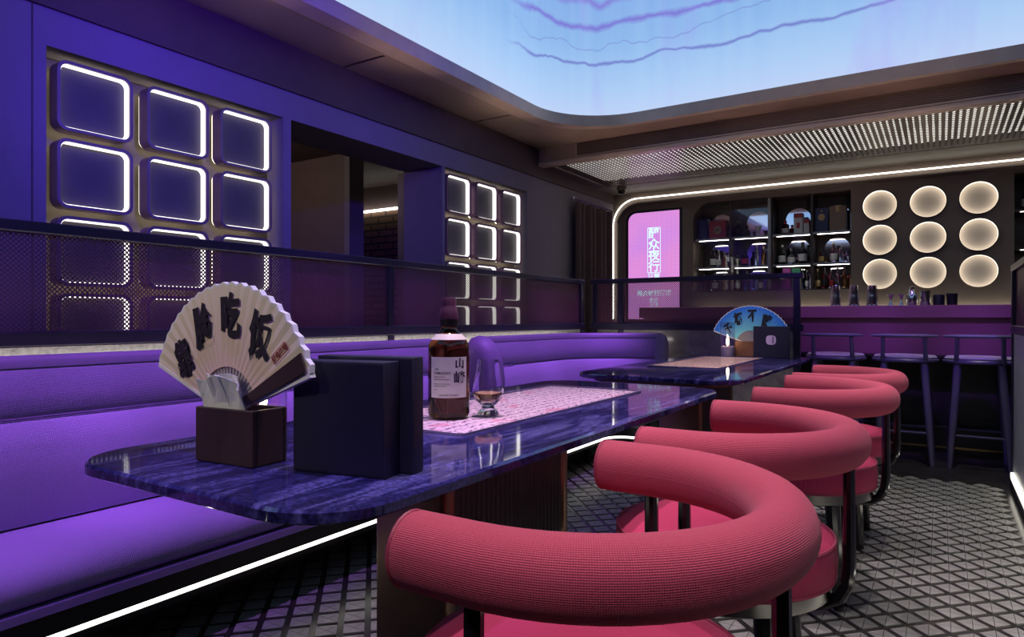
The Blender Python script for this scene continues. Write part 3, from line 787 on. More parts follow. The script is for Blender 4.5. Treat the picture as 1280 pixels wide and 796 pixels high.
# ---- bottles and boxes on the shelves --------------------------------
def bmat(name, c, kind='glass'):
    if name not in M: M[name] = glass(name, c, 0.03, 1.3) if kind == 'glass' else plain(name, c, 0.4, var=0.08)
    return name
def bottle(label, u0, u1, hpx, zs, glass_m, cap_m, lab_m=None, shape='std', y=None, group='bottles on the bar shelves'):
    Y = y or YB + 0.17
    xm = at_y((u0 + u1) / 2, 300, Y)[0]; dz = Y / pix((u0 + u1) / 2, 300)[1]
    sx = F_PX / dz * (CT + ST * ((u0 + u1) / 2 - U0) / F_PX)
    r = max(0.018, min(0.052, (u1 - u0) / sx / 2)); h = hpx * dz / F_PX
    for xa_, xb_ in zip(cols_x[:-1], cols_x[1:]):
        if xa_ <= xm < xb_: xm = min(max(xm, xa_ + r + 0.016), xb_ - r - 0.016)
    t_ = thing('bottle', label, 'bottle', (xm, Y, zs + 0.0005), 0, group)
    if shape == 'round': pr = [(0.0, 0), (r * .8, 0), (r, h * .12), (r, h * .38), (r * .75, h * .55), (r * .3, h * .66), (r * .28, h * .86), (0, h * .86)]
    elif shape == 'square': pr = [(0, 0), (r * .95, 0), (r, h * .02), (r, h * .66), (r * .9, h * .72), (r * .35, h * .78), (r * .33, h * .88), (0, h * .88)]
    else: pr = [(0, 0), (r * .92, 0), (r, h * .02), (r, h * .52), (r * .85, h * .62), (r * .36, h * .74), (r * .34, h * .9), (0, h * .9)]
    seg = 8 if shape == 'square' else 16
    MB().lathe(pr, seg).build('glass_body', glass_m, t_)
    zc = pr[-1][1]
    MB().lathe([(0, zc - h * .02), (r * .40, zc - h * .02), (r * .40, h * .985), (r * .34, h), (0, h)], 12).build('cap', cap_m, t_)
    if lab_m: MB().lathe([(r * 1.015, h * .14), (r * 1.03, h * .14), (r * 1.03, h * .45), (r * 1.015, h * .45)], seg, closed=True).build('paper_label', lab_m, t_)
    return t_
def carton(name, label, u0, u1, hpx, zs, m, dep=0.10, y=None, trims=(), cat='box'):
    Y = y or YB + 0.14
    xa = at_y(u0, 300, Y)[0]; xb = at_y(u1, 300, Y)[0]; h = hpx * (Y / pix((u0 + u1) / 2, 300)[1]) / F_PX
    for xa_, xb_ in zip(cols_x[:-1], cols_x[1:]):
        if xa_ <= (xa + xb) / 2 < xb_: xa = max(xa, xa_ + 0.015); xb = min(xb, xb_ - 0.015)
    t_ = thing(name, label, cat, ((xa + xb) / 2, Y + dep / 2, zs + 0.0005), 0, 'boxes on the bar shelves')
    w = (xb - xa) / 2 - 0.001
    MB().cbox(-w, w, -dep / 2, dep / 2, 0, h, 0.003, 1).build('carton', m, t_)
    for nm, x0, x1, z0, z1, mm, rnd in trims:
        if rnd:
            cxx, czz = (x0 + x1) / 2 * w, (z0 + z1) / 2 * h; ra, rb = (x1 - x0) / 2 * w, (z1 - z0) / 2 * h
            MB().prism([(cxx + ra * math.cos(2 * PI * k / 16), czz + rb * math.sin(2 * PI * k / 16)) for k in range(16)], -dep / 2 - 0.002, -dep / 2 + 0.001, 'y').build(nm, mm, t_)
        else: MB().box(x0 * w, x1 * w, -dep / 2 - 0.0015, -dep / 2 + 0.001, z0 * h, z1 * h).build(nm, mm, t_)
    return t_
g_clear = bmat('clear_bottle', (0.92, 0.93, 0.95)); g_dark = bmat('dark_bottle', (0.06, 0.07, 0.06)); g_green = bmat('green_bottle', (0.10, 0.20, 0.10))
g_red = bmat('red_liquor', (0.62, 0.06, 0.08)); g_amber = bmat('amber_liquor', (0.75, 0.40, 0.14)); g_pink = bmat('pink_liquor', (0.95, 0.55, 0.60)); g_blue = bmat('blue_bottle', (0.35, 0.45, 0.85))
c_gold = bmat('gold_foil', (0.60, 0.42, 0.16), 'p'); c_red = bmat('red_paper', (0.42, 0.025, 0.03), 'p'); c_white = bmat('white_paper', (0.72, 0.70, 0.68), 'p')
c_navy = bmat('navy_paper', (0.02, 0.025, 0.10), 'p'); c_brown = bmat('kraft_card', (0.26, 0.17, 0.09), 'p'); c_mag = bmat('magenta_paper', (0.25, 0.02, 0.20), 'p'); c_green = bmat('green_paper', (0.02, 0.18, 0.09), 'p'); c_black = 'neck'; c_silver = 'shelf_edge'
S1, S2, S3 = SHZ[0], SHZ[1], AZ0 + 0.012
carton('gift_box', 'dark blue gift box in the corner of the glass-doored shelf', 870, 884.5, 26, S1, c_navy)
carton('gift_box', 'red gift box with round gold emblem on the top shelf', 886, 908, 23, S1, c_red, trims=(('emblem', -.42, .42, .28, .72, c_gold, True), ('emblem_core', -.2, .2, .40, .62, c_red, True), ('gold_line', -.8, .1, .04, .07, c_gold, False)))
bottle('dark bottle left of the trophy cup on the top shelf', 917, 927, 21, S1, g_dark, c_black)
bottle('squat round dark bottle beside the trophy cup', 928, 937, 12, S1, g_dark, c_black, None, 'round')
tc = thing('trophy_cup', 'small white footed cup in front of an arched mirror', 'cup', (at_y(947.5, 290, YB + .15)[0], YB + .15, S1 + .0005))
MB().lathe([(0, 0), (.030, 0), (.030, .008), (.010, .016), (.009, .055), (.028, .075), (.036, .115), (.033, .115), (.024, .08), (0, .07)], 18).build('cup_bowl', 'white', tc)
bottle('red bottle with small label beside the tall white carton', 977, 986.5, 18, S1, g_red, c_red, c_white, 'square')
carton('spirit_carton', 'tall white spirit carton with red top and red seal', 992, 1003.5, 26, S1, c_white, trims=(('red_top', -1, 1, .78, 1.0, c_red, False), ('red_seal', -.35, .35, .28, .55, c_red, False)))
carton('spirit_carton', 'short white carton with a red band at its top', 1004.5, 1011.5, 18, S1, c_white, trims=(('red_top', -1, 1, .72, 1.0, c_red, False),))
carton('gift_box', 'tall navy box with gold oval emblem on the top shelf', 1016.5, 1035.5, 31, S1, c_navy, trims=(('emblem', -.5, .5, .48, .76, c_gold, True), ('small_mark', -.12, .12, .84, .90, c_gold, True)))
carton('spirit_carton', 'brown kraft carton beside the navy box', 1036.5, 1058, 32, S1, c_brown, trims=(('tape', -.25, .15, .78, 1.0, c_gold, False),))
bottle('dark bottle on the middle shelf nearest the door hinge', 888, 895, 24, S2, g_dark, c_black, c_white)
bottle('grey bottle on the middle shelf behind the glass door', 895.5, 902, 22, S2, g_clear, c_silver, c_white)
bottle('slim bottle with red liquor on the middle shelf', 903, 908, 19, S2, g_red, c_gold)
bottle('dark bottle with red and white label on the middle shelf', 927, 936, 22, S2, g_dark, c_black, c_red)
bottle('squat clear decanter behind the glass door', 918, 926, 15, S2, g_clear, c_silver, None, 'round')
bottle('tall clear bottle beside the door stile', 943, 949, 27, S2, g_clear, c_silver)
bottle('clear bottle with amber liquor beside the door stile', 951, 958, 24, S2, g_amber, c_gold)
bottle('dark bottle with white label under the tall white carton', 973, 982, 25, S2, g_dark, c_silver, c_white)
bottle('round clear decanter between two white-labelled bottles', 984, 994, 20, S2, g_clear, c_silver, c_white, 'round')
bottle('green-black bottle with large white label', 998, 1009, 28, S2, g_green, c_black, c_white)
bottle('dark red bottle at the left end of the fourth bay', 1023, 1030, 19, S2, g_red, c_black, c_gold)
bottle('short brown bottle in the fourth bay', 1030, 1036, 16, S2, g_amber, c_black, None, 'round')
bottle('tall clear bottle with pink liquor in the fourth bay', 1037.5, 1047, 26, S2, g_pink, c_white, c_white)
bottle('clear bottle beside the pink liquor bottle', 1048, 1055.5, 20, S2, g_clear, c_silver)
carton('spirit_carton', 'magenta carton on the bottom shelf', 978, 988, 27, S3, c_mag)
carton('spirit_carton', 'green carton on the bottom shelf', 989.5, 1000, 27, S3, c_green)
bottle('slim clear bottle next to the green carton', 1001.5, 1006, 26, S3, g_clear, c_silver)
bottle('clear bottle with silver cap on the bottom shelf', 1006.5, 1011.5, 24, S3, g_clear, c_silver, c_white)
bottle('gold bottle on a broad base on the bottom shelf', 1015.5, 1022, 25, S3, g_amber, c_gold, c_gold)
bottle('red liquor bottle with dark cap on the bottom shelf', 1027, 1034.5, 27, S3, g_red, c_black, c_black)
bottle('short bottle with red label on the bottom shelf', 1036, 1042, 24, S3, g_clear, c_silver, c_red)
bottle('tallest clear bottle on the bottom shelf', 1044, 1050.5, 28, S3, g_clear, c_silver)
bottle('amber bottle at the right end of the bottom shelf', 1052, 1058.5, 27, S3, g_amber, c_black)
for k, (a, c_, h_) in enumerate(((876, 883, 22), (890, 898, 24), (902, 908, 20), (917, 924, 23), (930, 938, 24), (948, 954, 22))):
    bottle(('clear', 'dark', 'amber', 'red', 'blue', 'green')[k] + ' bottle on the bottom shelf behind the perforated screen', a, c_, h_, S3, (g_clear, g_dark, g_amber, g_red, g_blue, g_green)[k], c_black, c_white if k % 2 else None)
for k, (x, zz, gm, lm) in enumerate(((0.66, 1.2 + 0.782, g_blue, c_white), (0.77, 1.2 + 0.782, g_clear, None), (0.68, 1.2 + 0.442, g_dark, c_gold), (0.80, 1.2 + 0.442, g_amber, None))):
    t_ = thing('bottle', ('blue bottle with white label', 'plain clear bottle', 'dark bottle with gold label', 'amber bottle')[k] + ' on the corner shelves behind the end screen', 'bottle', (x, YB + 0.15, zz + .0005), 0, 'bottles on the corner shelves')
    MB().lathe([(0, 0), (.036, 0), (.04, .006), (.04, .12), (.032, .15), (.014, .18), (.014, .22), (0, .22)], 16).build('glass_body', gm, t_)
    MB().lathe([(0, .215), (.016, .215), (.016, .245), (0, .245)], 12).build('cap', 'neck', t_)
    if lm: MB().lathe([(.0405, .03), (.041, .03), (.041, .10), (.0405, .10)], 16, closed=True).build('paper_label', lm, t_)

# ---- curtain, rod, security camera -------------------------------------
cu = thing('curtain', 'brown pleated curtain on a rail in the corner beside the poster', 'curtain', (XW + 0.07, 6.28, 0.02))
fold = []
n = 90
for i in range(n + 1):
    y = 0.93 * i / n; fold.append((0.035 * math.sin(y * 2 * PI / 0.135) + 0.012 * math.sin(y * 23), y))
bk = [(x - 0.006, y) for x, y in fold]
MB().prism(fold + bk[::-1], 0, 2.22).build('cloth', 'curtain', cu, angle=60)
MB().tube([(0.0, -0.05, 2.245), (0.0, 0.98, 2.245)], 0.012, 10).build('rail', 'frame', cu)
MB().lathe([(0, -.02), (.016, -.012), (.02, 0), (.016, .012), (0, .02)], 12, (0, -0.06, 2.245)).build('finial', 'steel', cu)
sc_ = thing('security_camera', 'small dome security camera under the bar ceiling', 'camera', (-3.02, 7.0, SZ))
MB().lathe([(0, 0), (.055, 0), (.058, -.012), (.055, -.03), (.03, -.032), (0, -.032)], 20).build('mount', 'shelf_edge', sc_)
MB().lathe([(0.045, -.031), (.042, -.055), (.025, -.075), (0, -.080)], 20).build('dome', 'black', sc_)

# ================================================================== PARTITION SCREENS
HT, HB0, HB1 = 1.333, 0.920, 0.970
def screen_run(name, label, p0, p1, posts, lower_mat, axis, lower_z0=0.0, proud=0.0, extra=None):
    """frame of rails and posts with perforated sheet above and a solid panel below; runs along x or y"""
    L = math.dist(p0, p1)
    t_ = thing(name, label, 'partition', (p0[0], p0[1], 0))
    a = 0.022
    def bx(s0, s1, d0, d1, z0, z1, c=0.004):
        b_ = MB()
        if axis == 'y': b_.cbox(d0, d1, s0, s1, z0, z1, c, 1)
        else: b_.cbox(s0, s1, d0, d1, z0, z1, c, 1)
        return b_
    bx(-0.02, L + 0.02, -0.024, 0.024, HT - 0.038, HT).build('top_rail', 'frame', t_)
    bx(-0.02, L + 0.02, -0.024, 0.024, HB0, HB1).build('middle_rail', 'frame', t_)
    for s in posts:
        bx(s - a, s + a, -0.022, 0.022, 0.0, HB0 - 0.0005).build('post', 'frame', t_)
        bx(s - a, s + a, -0.022, 0.022, HB1 + 0.0005, HT - 0.0385).build('post', 'frame', t_)
    ss = sorted(posts)
    for q0, q1 in zip(ss[:-1], ss[1:]):
        b_ = MB()
        if axis == 'y': b_.box(-0.001, 0.001, q0 + a, q1 - a, HB1, HT - 0.038)
        else: b_.box(q0 + a, q1 - a, -0.001, 0.001, HB1, HT - 0.038)
        b_.build('perforated_sheet', 'perf_y' if axis == 'y' else 'perf_x', t_, smooth=False)
        bx(q0 + a, q1 - a, -0.012, 0.012, lower_z0, HB0 - 0.001, 0.002).build('lower_panel', lower_mat, t_)
    return t_
PX = -2.535
screen_run('screen_partition', 'long dark perforated metal screen behind the purple bench', (PX, -1.2), (PX, 5.03), (0.0, 1.40, 3.91, 6.21), 'plaster', 'y')
p2 = screen_run('screen_partition', 'dark perforated metal screen between the far table and the bar', (-2.44, 5.07), (-0.83, 5.07), (0.02, 0.25, 1.61 - 0.022), 'stone_panel', 'x', 0.06)
MB().box(0.0, 1.6, -0.028, -0.014, 0.035, 0.05).build('base_light_strip', 'led_soft', p2)
p3 = screen_run('screen_partition', 'dark metal screen with frosted panel along the aisle', (0.385, 0.9), (0.385, 5.04), (0.02, 1.4, 2.8, 4.12), 'glow_panel', 'y', 0.09)
MB().box(-0.028, -0.012, 0.02, 4.1, 0.055, 0.085).build('base_light_strip', 'led_soft', p3)
MB().box(-0.03, 0.02, 0.0, 4.14, 0.0, 0.05).build('kick_plate', 'frame', p3)

# ================================================================== BENCHES
SEAT = [(0.10, 0.262), (0.10, 0.38), (0.17, 0.388), (0.24, 0.386), (0.36, 0.378), (0.43, 0.366), (0.465, 0.345), (0.482, 0.315), (0.482, 0.285), (0.47, 0.268), (0.45, 0.262)]
BLOW = [(0.02, 0.30), (0.03, 0.704), (0.085, 0.706), (0.11, 0.69), (0.145, 0.62), (0.160, 0.54), (0.162, 0.46), (0.150, 0.392), (0.09, 0.386)]
BMID = [(0.02, 0.709), (0.025, 0.853), (0.060, 0.856), (0.068, 0.845), (0.085, 0.78), (0.096, 0.725), (0.088, 0.710)]
BTOP = [(-0.0, 0.68), (-0.005, 0.86), (0.005, 0.885), (0.025, 0.897), (0.045, 0.895), (0.060, 0.880), (0.063, 0.8585), (0.022, 0.857), (0.017, 0.70)]
LEDGE = [(0.03, 0.240), (0.03, 0.2605), (0.494, 0.2605), (0.500, 0.240)]
FASC = [(0.40, 0.172), (0.40, 0.2395), (0.468, 0.2395), (0.468, 0.172)]
LEDP = [(0.448, 0.156), (0.448, 0.1715), (0.466, 0.1715), (0.466, 0.156)]
PLIN = [(0.0, 0.0), (0.0, 0.2395), (0.22, 0.2395), (0.22, 0.0)]
BBACK = [(-0.035, 0.835), (-0.035, 0.85), (-0.012, 0.85), (-0.012, 0.835)]
SHIELD = [(0.30, 0.138), (0.30, 0.1555), (0.468, 0.1555), (0.468, 0.138)]  # lip added to keep the under light off the nearby floor
def bench(name, label, path, base, legs, sl=None):
    t_ = thing(name, label, 'bench', (path[0][0], path[0][1], 0))
    lp = [(x - path[0][0], y - path[0][1]) for x, y in path]
    for nm, pr, m in (('plinth', PLIN, 'bench_base'), ('fascia', FASC, 'bench_base'), ('ledge', LEDGE, 'bench_ledge'), ('under_light', LEDP, 'led'),
                      ('seat_cushion', SEAT, 'bench_seat'), ('back_cushion', BLOW, 'bench_seat'), ('back_panel', BMID, 'bench_back'), ('back_roll', BTOP, 'bench_top'), ('top_light', BBACK, 'led_top'), ('light_shield', SHIELD, 'bench_base')):
        MB().sweep(lp, pr).build(nm, m, t_, angle=50)
    MB().tube([(lp[0][0] + 0.097, lp[0][1], 0.7075), (lp[1][0] + 0.097, lp[1][1], 0.7075)], 0.003, 6).build('seam_piping', 'bench_top', t_)
    for (x, y) in legs: MB().cbox(x - 0.022 - path[0][0], x + 0.022 - path[0][0], y - 0.022 - path[0][1], y + 0.022 - path[0][1], 0, 0.2395, 0.003, 1).build('leg', 'black', t_)
    return t_
BX = -2.455
b1 = bench('banquette', 'long purple upholstered bench beside the table with the whisky bottle', [(BX, -1.1), (BX, 3.14)], None, [(-2.10, 2.25), (-2.10, 0.6)])
rad = 0.62; yc = 4.92
arc = [(BX + rad - rad * math.cos(R(a)), yc - rad + rad * math.sin(R(a))) for a in range(0, 91, 9)]
path2 = [(BX, 3.36), (BX, 3.7)] + arc + [(-1.80, yc)]
b2 = bench('banquette', 'curved purple corner bench beside the far table', path2, None, [(-2.08, 4.22), (-2.10, 3.45)])
ARM = [(-0.006, 0.27), (-0.006, 0.86), (0.02, 0.893), (0.06, 0.905), (0.11, 0.90), (0.165, 0.872), (0.21, 0.82), (0.24, 0.74), (0.252, 0.64), (0.252, 0.27)]
CAP = [(-0.006, 0.27), (-0.006, 0.86), (0.012, 0.89), (0.04, 0.903), (0.07, 0.895), (0.10, 0.86), (0.13, 0.76), (0.155, 0.64), (0.168, 0.52), (0.168, 0.40), (0.15, 0.27)]
def end_roll(parent, prof, org, d, r):
    # rounded upholstered end: the profile swells out along d and closes in
    cn = sum(p[0] for p in prof) / len(prof); cz = 0.55
    nx, ny = d[1], -d[0]
    b_ = MB(); vs = []; m_ = len(prof); K = 7
    for k in range(K):
        a = PI / 2 * k / (K - 1); off = r * math.sin(a); w = r * (1 - math.cos(a))
        for q, z in prof:
            f = 1 - w / 0.16 * 0.9; g_ = 1 - w / 0.35 * 0.9
            qq = cn + (q - cn) * f; zz = z if z < 0.3 else 0.3 + (z - 0.3) * (1 - w / 0.6)
            vs.append((org[0] + d[0] * off + nx * qq, org[1] + d[1] * off + ny * qq, zz))
    fs = [tuple(range(m_)), tuple((K - 1) * m_ + i for i in range(m_))[::-1]]
    for k in range(K - 1):
        for i in range(m_): fs.append((k * m_ + i, (k + 1) * m_ + i, (k + 1) * m_ + (i + 1) % m_, k * m_ + (i + 1) % m_))
    b_.add(vs, fs).build('end_roll', 'bench_top', parent, angle=60)
end_roll(b2, [(-q, z) for q, z in ARM][::-1], (0, -0.001), (0, -1), 0.10)
end_roll(b2, CAP, (-1.80 - BX + 0.001, yc - 3.36), (1, 0), 0.07)

# ================================================================== TABLES
def table(label, x0, x1, y0, y1, ped0, ped1):
    cx_, cy_ = (x0 + x1) / 2, (y0 + y1) / 2
    t_ = thing('table', label, 'table', (cx_, cy_, 0))
    hw, hl = (x1 - x0) / 2, (y1 - y0) / 2
    o_ = rrect(-hw, hw, -hl, hl, 0.13, 10)
    bm_ = MB()
    lay = [(-0.005, 0.7385), (0, 0.742), (0, 0.7555), (-0.005, 0.76)]
    n_ = len(o_); vs = []
    for off, z in lay:
        oo = rrect(-hw - off, hw + off, -hl - off, hl + off, 0.13 + off, 10); vs += [(p[0], p[1], z) for p in oo]
    fs = [tuple(range(n_))[::-1], tuple(range(3 * n_, 4 * n_))]
    for k in range(3):
        for i in range(n_): fs.append((k * n_ + i, k * n_ + (i + 1) % n_, (k + 1) * n_ + (i + 1) % n_, (k + 1) * n_ + i))
    bm_.add(vs, fs).build('stone_top', 'stone', t_, angle=30)
    MB().prism(rrect(-hw + 0.06, hw - 0.06, -hl + 0.06, hl - 0.06, 0.10, 10), 0.722, 0.738).build('under_tray', 'under', t_)
    a0, a1 = ped0 - cy_, ped1 - cy_
    pb = MB().box(-0.10, 0.10, a0 + 0.03, a1 - 0.03, 0.02, 0.7215).build('pedestal', 'ped', t_)
    for ya in (a0, a1 - 0.045): MB().cbox(-0.105, 0.105, ya, ya + 0.045, 0.02, 0.7215, 0.015, 3).build('corner_post', 'bronze', pb)
    MB().cbox(-0.16, 0.16, a0 - 0.08, a1 + 0.08, 0.0, 0.0195, 0.006).build('foot_plate', 'black', t_)
    return t_
table('blue stone table with rounded corners carrying the whisky bottle', -1.352, -0.648, 0.575, 2.43, 1.13, 1.70)
table('blue stone table carrying the blue fan beside the corner bench', -1.44, -0.685, 2.74, 4.66, 3.16, 3.75)

def menu_mat(label, x0, x1, y0, y1, mat):
    t_ = thing('menu_sheet', label, 'menu', ((x0 + x1) / 2, (y0 + y1) / 2, 0.7605))
    w, l = (x1 - x0) / 2, (y1 - y0) / 2
    MB().box(-w + 0.008, w - 0.008, -l + 0.008, l - 0.008, 0, 0.0012).build('printed_paper', mat, t_)
    MB().prism(rrect(-w, w, -l, l, 0.012, 4), 0.0016, 0.0046).build('acrylic_cover', 'mat_sheet', t_)
    band(rrect(-w, w, -l, l, 0.012, 4), rrect(-w + 0.004, w - 0.004, -l + 0.004, l - 0.004, 0.008, 4), 0.0005, 0.0050).build('cover_edge', 'bench_ledge', t_)
    return t_
menu_mat('pink printed menu under clear acrylic beneath the whisky bottle', -1.225, -0.862, 1.147, 2.175, 'menu_pink')
menu_mat('peach printed menu under clear acrylic before the blue fan', -1.30, -0.925, 3.33, 4.36, 'menu_peach')

# ================================================================== TUB CHAIRS
def make_chair(label, loc, rz):
    t_ = thing('tub_chair', label, 'chair', loc, rz, 'rose tub chairs along the tables')
    RA, rt, zc = 0.287, 0.046, 0.725
    pts = [(-0.088, RA, zc), (-0.045, RA, zc)] + [(RA * math.sin(R(a)), RA * math.cos(R(a)), zc) for a in range(0, 181, 6)] + [(-0.045, -RA, zc), (-0.088, -RA, zc)]
    rads = [rt] * len(pts)
    first = [(-0.100, RA, zc), (-0.097, RA, zc)]; last = [(-0.097, -RA, zc), (-0.100, -RA, zc)]
    pts = first + pts + last; rads = [rt * 0.86, rt * 0.95] + rads + [rt * 0.95, rt * 0.86]
    arm = MB().tube(pts, rads, 24, up=(0, 0, 1), ell=1.06).build('arm_back_roll', 'red', t_, angle=60)
    for s in (1, -1):
        ring_ = MB(); seg = 24
        ring_.tube([(-0.0975, s * RA + rt * .95 * math.cos(2 * PI * k / seg), zc + rt * 1.01 * math.sin(2 * PI * k / seg)) for k in range(seg + 1)], 0.0028, 6, caps=False)
        ring_.build('end_piping', 'piping', arm)
    seat_r = 0.262
    seat = MB().lathe([(0, 0.405), (seat_r - 0.01, 0.405), (seat_r, 0.415), (seat_r + 0.002, 0.45), (seat_r - 0.002, 0.487), (seat_r - 0.012, 0.497), (seat_r * .8, 0.506), (seat_r * .4, 0.511), (0, 0.512)], 48).build('seat', 'red_seat', t_, angle=60)
    for z, rr in ((0.4925, seat_r - 0.004), (0.41, seat_r - 0.003)):
        MB().tube([(rr * math.cos(2 * PI * k / 48), rr * math.sin(2 * PI * k / 48), z) for k in range(49)], 0.0042, 6, caps=False).build('seat_piping', 'piping', seat)
    MB().lathe([(0, 0.367), (seat_r - 0.02, 0.367), (seat_r - 0.012, 0.372), (seat_r - 0.012, 0.4045), (0, 0.4045)], 48).build('seat_ring', 'ring', t_)
    for a in (90, 0, -90):
        ca, sa = math.cos(R(a)), math.sin(R(a))
        prof = [(RA, 0.70), (RA + .001, 0.60), (RA + .001, 0.45), (RA - 0.004, 0.405), (RA - 0.02, 0.373), (RA - 0.05, 0.354), (RA - 0.09, 0.350), (RA - 0.13, 0.350)]
        MB().tube([(p[0] * ca, p[0] * sa, p[1]) for p in prof], [0.0125, 0.013, 0.0145, 0.0150, 0.0150, 0.0145, 0.014, 0.014], 10, up=(-sa, ca, 0)).build('post', 'black', t_)
    for a in (45, 135, 225, 315):
        ca, sa = math.cos(R(a)), math.sin(R(a))
        MB().tube([(0.185 * ca, 0.185 * sa, 0.3665), (0.20 * ca, 0.20 * sa, 0.2), (0.218 * ca, 0.218 * sa, 0.0)], [0.026, 0.023, 0.017], 10).build('leg', 'black', t_)
    return t_
ch = make_chair('rose red tub chair drawn up to the table edge near the navy boxes', (-0.462, 0.925, 0), 0)
dup(ch, (-0.462, 1.695, 0), 0, 'rose red tub chair beside the far corner of the whisky table')
dup(ch, (-0.450, 2.72, 0), 0, 'rose red tub chair at the near corner of the far blue stone table')
dup(ch, (-0.450, 3.45, 0), 0, 'rose red tub chair beside the navy menu stand, nearest the bar stools')

# ================================================================== BAR COUNTER AND STOOLS
bar = thing('bar_counter', 'long plum-lit bar counter behind the stools', 'bar', (0, 5.75, 0))
MB().cbox(-2.31, 2.0, 0.0, 0.62, 1.013, 1.107, 0.004, 1).build('counter_top', 'bar_lip', bar)
MB().box(-2.29, 2.0, 0.04, 0.58, 0.742, 1.0128).build('front_panel', 'bar', bar)
MB().box(-2.29, 2.0, 0.02, 0.58, 0.725, 0.7415).build('panel_lip', 'bar_base', bar)
MB().box(-2.27, 2.0, 0.24, 0.58, 0.0, 0.7248).build('base', 'bar_base', bar)
MB().box(-2.27, 2.0, 0.225, 0.2395, 0.035, 0.05).build('brass_strip', 'brass', bar)
MB().tube([(-2.2, 0.16, 0.2), (1.95, 0.16, 0.2)], 0.012, 10).build('foot_rail', 'bar_base', bar)

bc = thing('back_counter', 'dark low work counter along the bar back wall', 'counter', (0, YB - 0.002, 0))
MB().box(-2.6, X_MAX - 0.02, -0.5, 0.0, 0.0, 0.90).build('cabinet', 'bar_base', bc)
MB().cbox(-2.62, X_MAX - 0.01, -0.52, 0.0, 0.9005, 0.93, 0.004, 1).build('worktop', 'shelf_edge', bc)
MB().box(-2.4, X_MAX - 0.03, -0.05, -0.001, 0.9305, 1.055).build('splash_ledge', 'shelf_dark', bc)
MB().box(-2.3, X_MAX - 0.05, -0.046, -0.02, 1.0555, 1.075).build('upward_light_strip', 'led_splash', bc)

def make_stool(label, loc):
    t_ = thing('bar_stool', label, 'stool', loc, 0, 'bar stools at the counter')
    zt = 0.70
    MB().lathe([(0, zt), (.19, zt), (.208, zt + .008), (.21, zt + .02), (.2, zt + .03), (0, zt + .03)], 36, sx=1.0, sy=0.9).build('seat', 'stool', t_)
    MB().lathe([(0, zt + .03), (.192, zt + .03), (.198, zt + .038), (.185, zt + .050), (.1, zt + .055), (0, zt + .056)], 36, sx=1.0, sy=0.9).build('seat_pad', 'stool_pad', t_)
    fo = []
    for sx in (-1, 1):
        for sy in (-1, 1):
            MB().tube([(sx * .120, sy * .115, zt - .002), (sx * .145, sy * .15, .34), (sx * .168, sy * .18, 0.0)], [.024, .023, .016], 12).build('leg', 'stool', t_)
    for (a_, b_) in (((-.154, -.160, .22), (.154, -.160, .22)), ((-.154, .160, .22), (.154, .160, .22)), ((-.150, -.155, .30), (-.150, .155, .30)), ((.150, -.155, .30), (.150, .155, .30))):
        MB().tube([a_, b_], .009, 8).build('rung', 'stool', t_)
    for sx in (-1, 1):
        MB().tube([(sx * .132, -.135, zt + .012), (sx * .126, -.175, zt + .10), (sx * .126, -.19, zt + .178)], [.015, .014, .013], 10).build('back_upright', 'stool', t_)
    MB().tube([(x, -.200 + 0.35 * x * x, zt + .19) for x in [(-.205 + .041 * k) for k in range(11)]], [.009, .014, .018, .019, .019, .019, .019, .019, .018, .014, .009], 10, up=(0, 0, 1), ell=0.75).build('back_rail', 'stool', t_)
    return t_
st = make_stool('bar stool with curved back rail beside the end of the perforated screen', (-0.665, 5.56, 0))
dup(st, (-0.213, 5.56, 0), 0, 'middle bar stool of the three at the counter')
dup(st, (0.222, 5.56, 0), 0, 'bar stool beside the aisle screen')

def on_bar(u0, u1): 
    Y = 5.87; xa, xb = at_y(u0, 380, Y)[0], at_y(u1, 380, Y)[0]
    return (xa + xb) / 2, Y, (xb - xa) / 2, Y / pix((u0 + u1) / 2, 380)[1] / F_PX
for k, (a, c_, h_) in enumerate(((1038, 1052, 25.5), (1060.5, 1075, 25.5), (1082.5, 1098, 25.5))):
    x, Y, r, kk = on_bar(a, c_); h = h_ * kk
    t_ = thing('cocktail_shaker', ('tall steel shaker tin on the bar beside the perforated screen', 'middle of three tall steel shaker tins on the bar', 'tall steel shaker tin beside the jiggers')[k], 'shaker', (x, Y, 1.1075), 0, 'steel shaker tins on the bar')
    MB().lathe([(0, 0), (r * .98, 0), (r, h * .03), (r * .90, h * .5), (r * .70, h * .97), (r * .72, h * .985), (r * .70, h), (0, h)], 28).build('tin_body', 'steel', t_)
    MB().lathe([(r * 1.0, h * .02), (r * 1.03, h * .03), (r * 1.0, h * .06)], 28).build('tin_rim', 'steel', t_)
for k, (a, c_, h_) in enumerate(((1109, 1118, 14), (1122, 1131, 14))):
    x, Y, r, kk = on_bar(a, c_); h = h_ * kk
    t_ = thing('jigger', ('steel jigger standing beside the shaker tins', 'steel jigger standing beside the mixing shaker')[k], 'jigger', (x, Y, 1.1075), 0, 'jiggers on the bar')
    MB().lathe([(0, 0), (r * .75, 0), (r * .72, .002), (r * .2, h * .47), (r * .2, h * .53)], 20).build('small_cup', 'steel', t_)
    MB().lathe([(r * .2, h * .531), (r, h), (r * .93, h), (r * .15, h * .56), (0, h * .56)], 20).build('large_cup', 'steel', t_)
x, Y, r, kk = on_bar(1133, 1147); h = 24 * kk
t_ = thing('cobbler_shaker', 'rounded steel cobbler shaker with domed cap on the bar', 'shaker', (x, Y, 1.1075))
MB().lathe([(0, 0), (r * .8, 0), (r, h * .25), (r, h * .5), (r * .7, h * .66), (0, h * .66)], 24).build('shaker_body', 'steel', t_)
MB().lathe([(r * .72, h * .665), (r * .55, h * .8), (r * .42, h * .84), (r * .42, h * .96), (r * .3, h), (0, h)], 24).build('shaker_cap', 'steel', t_)
x, Y, r, kk = on_bar(1150, 1163); h = 18 * kk
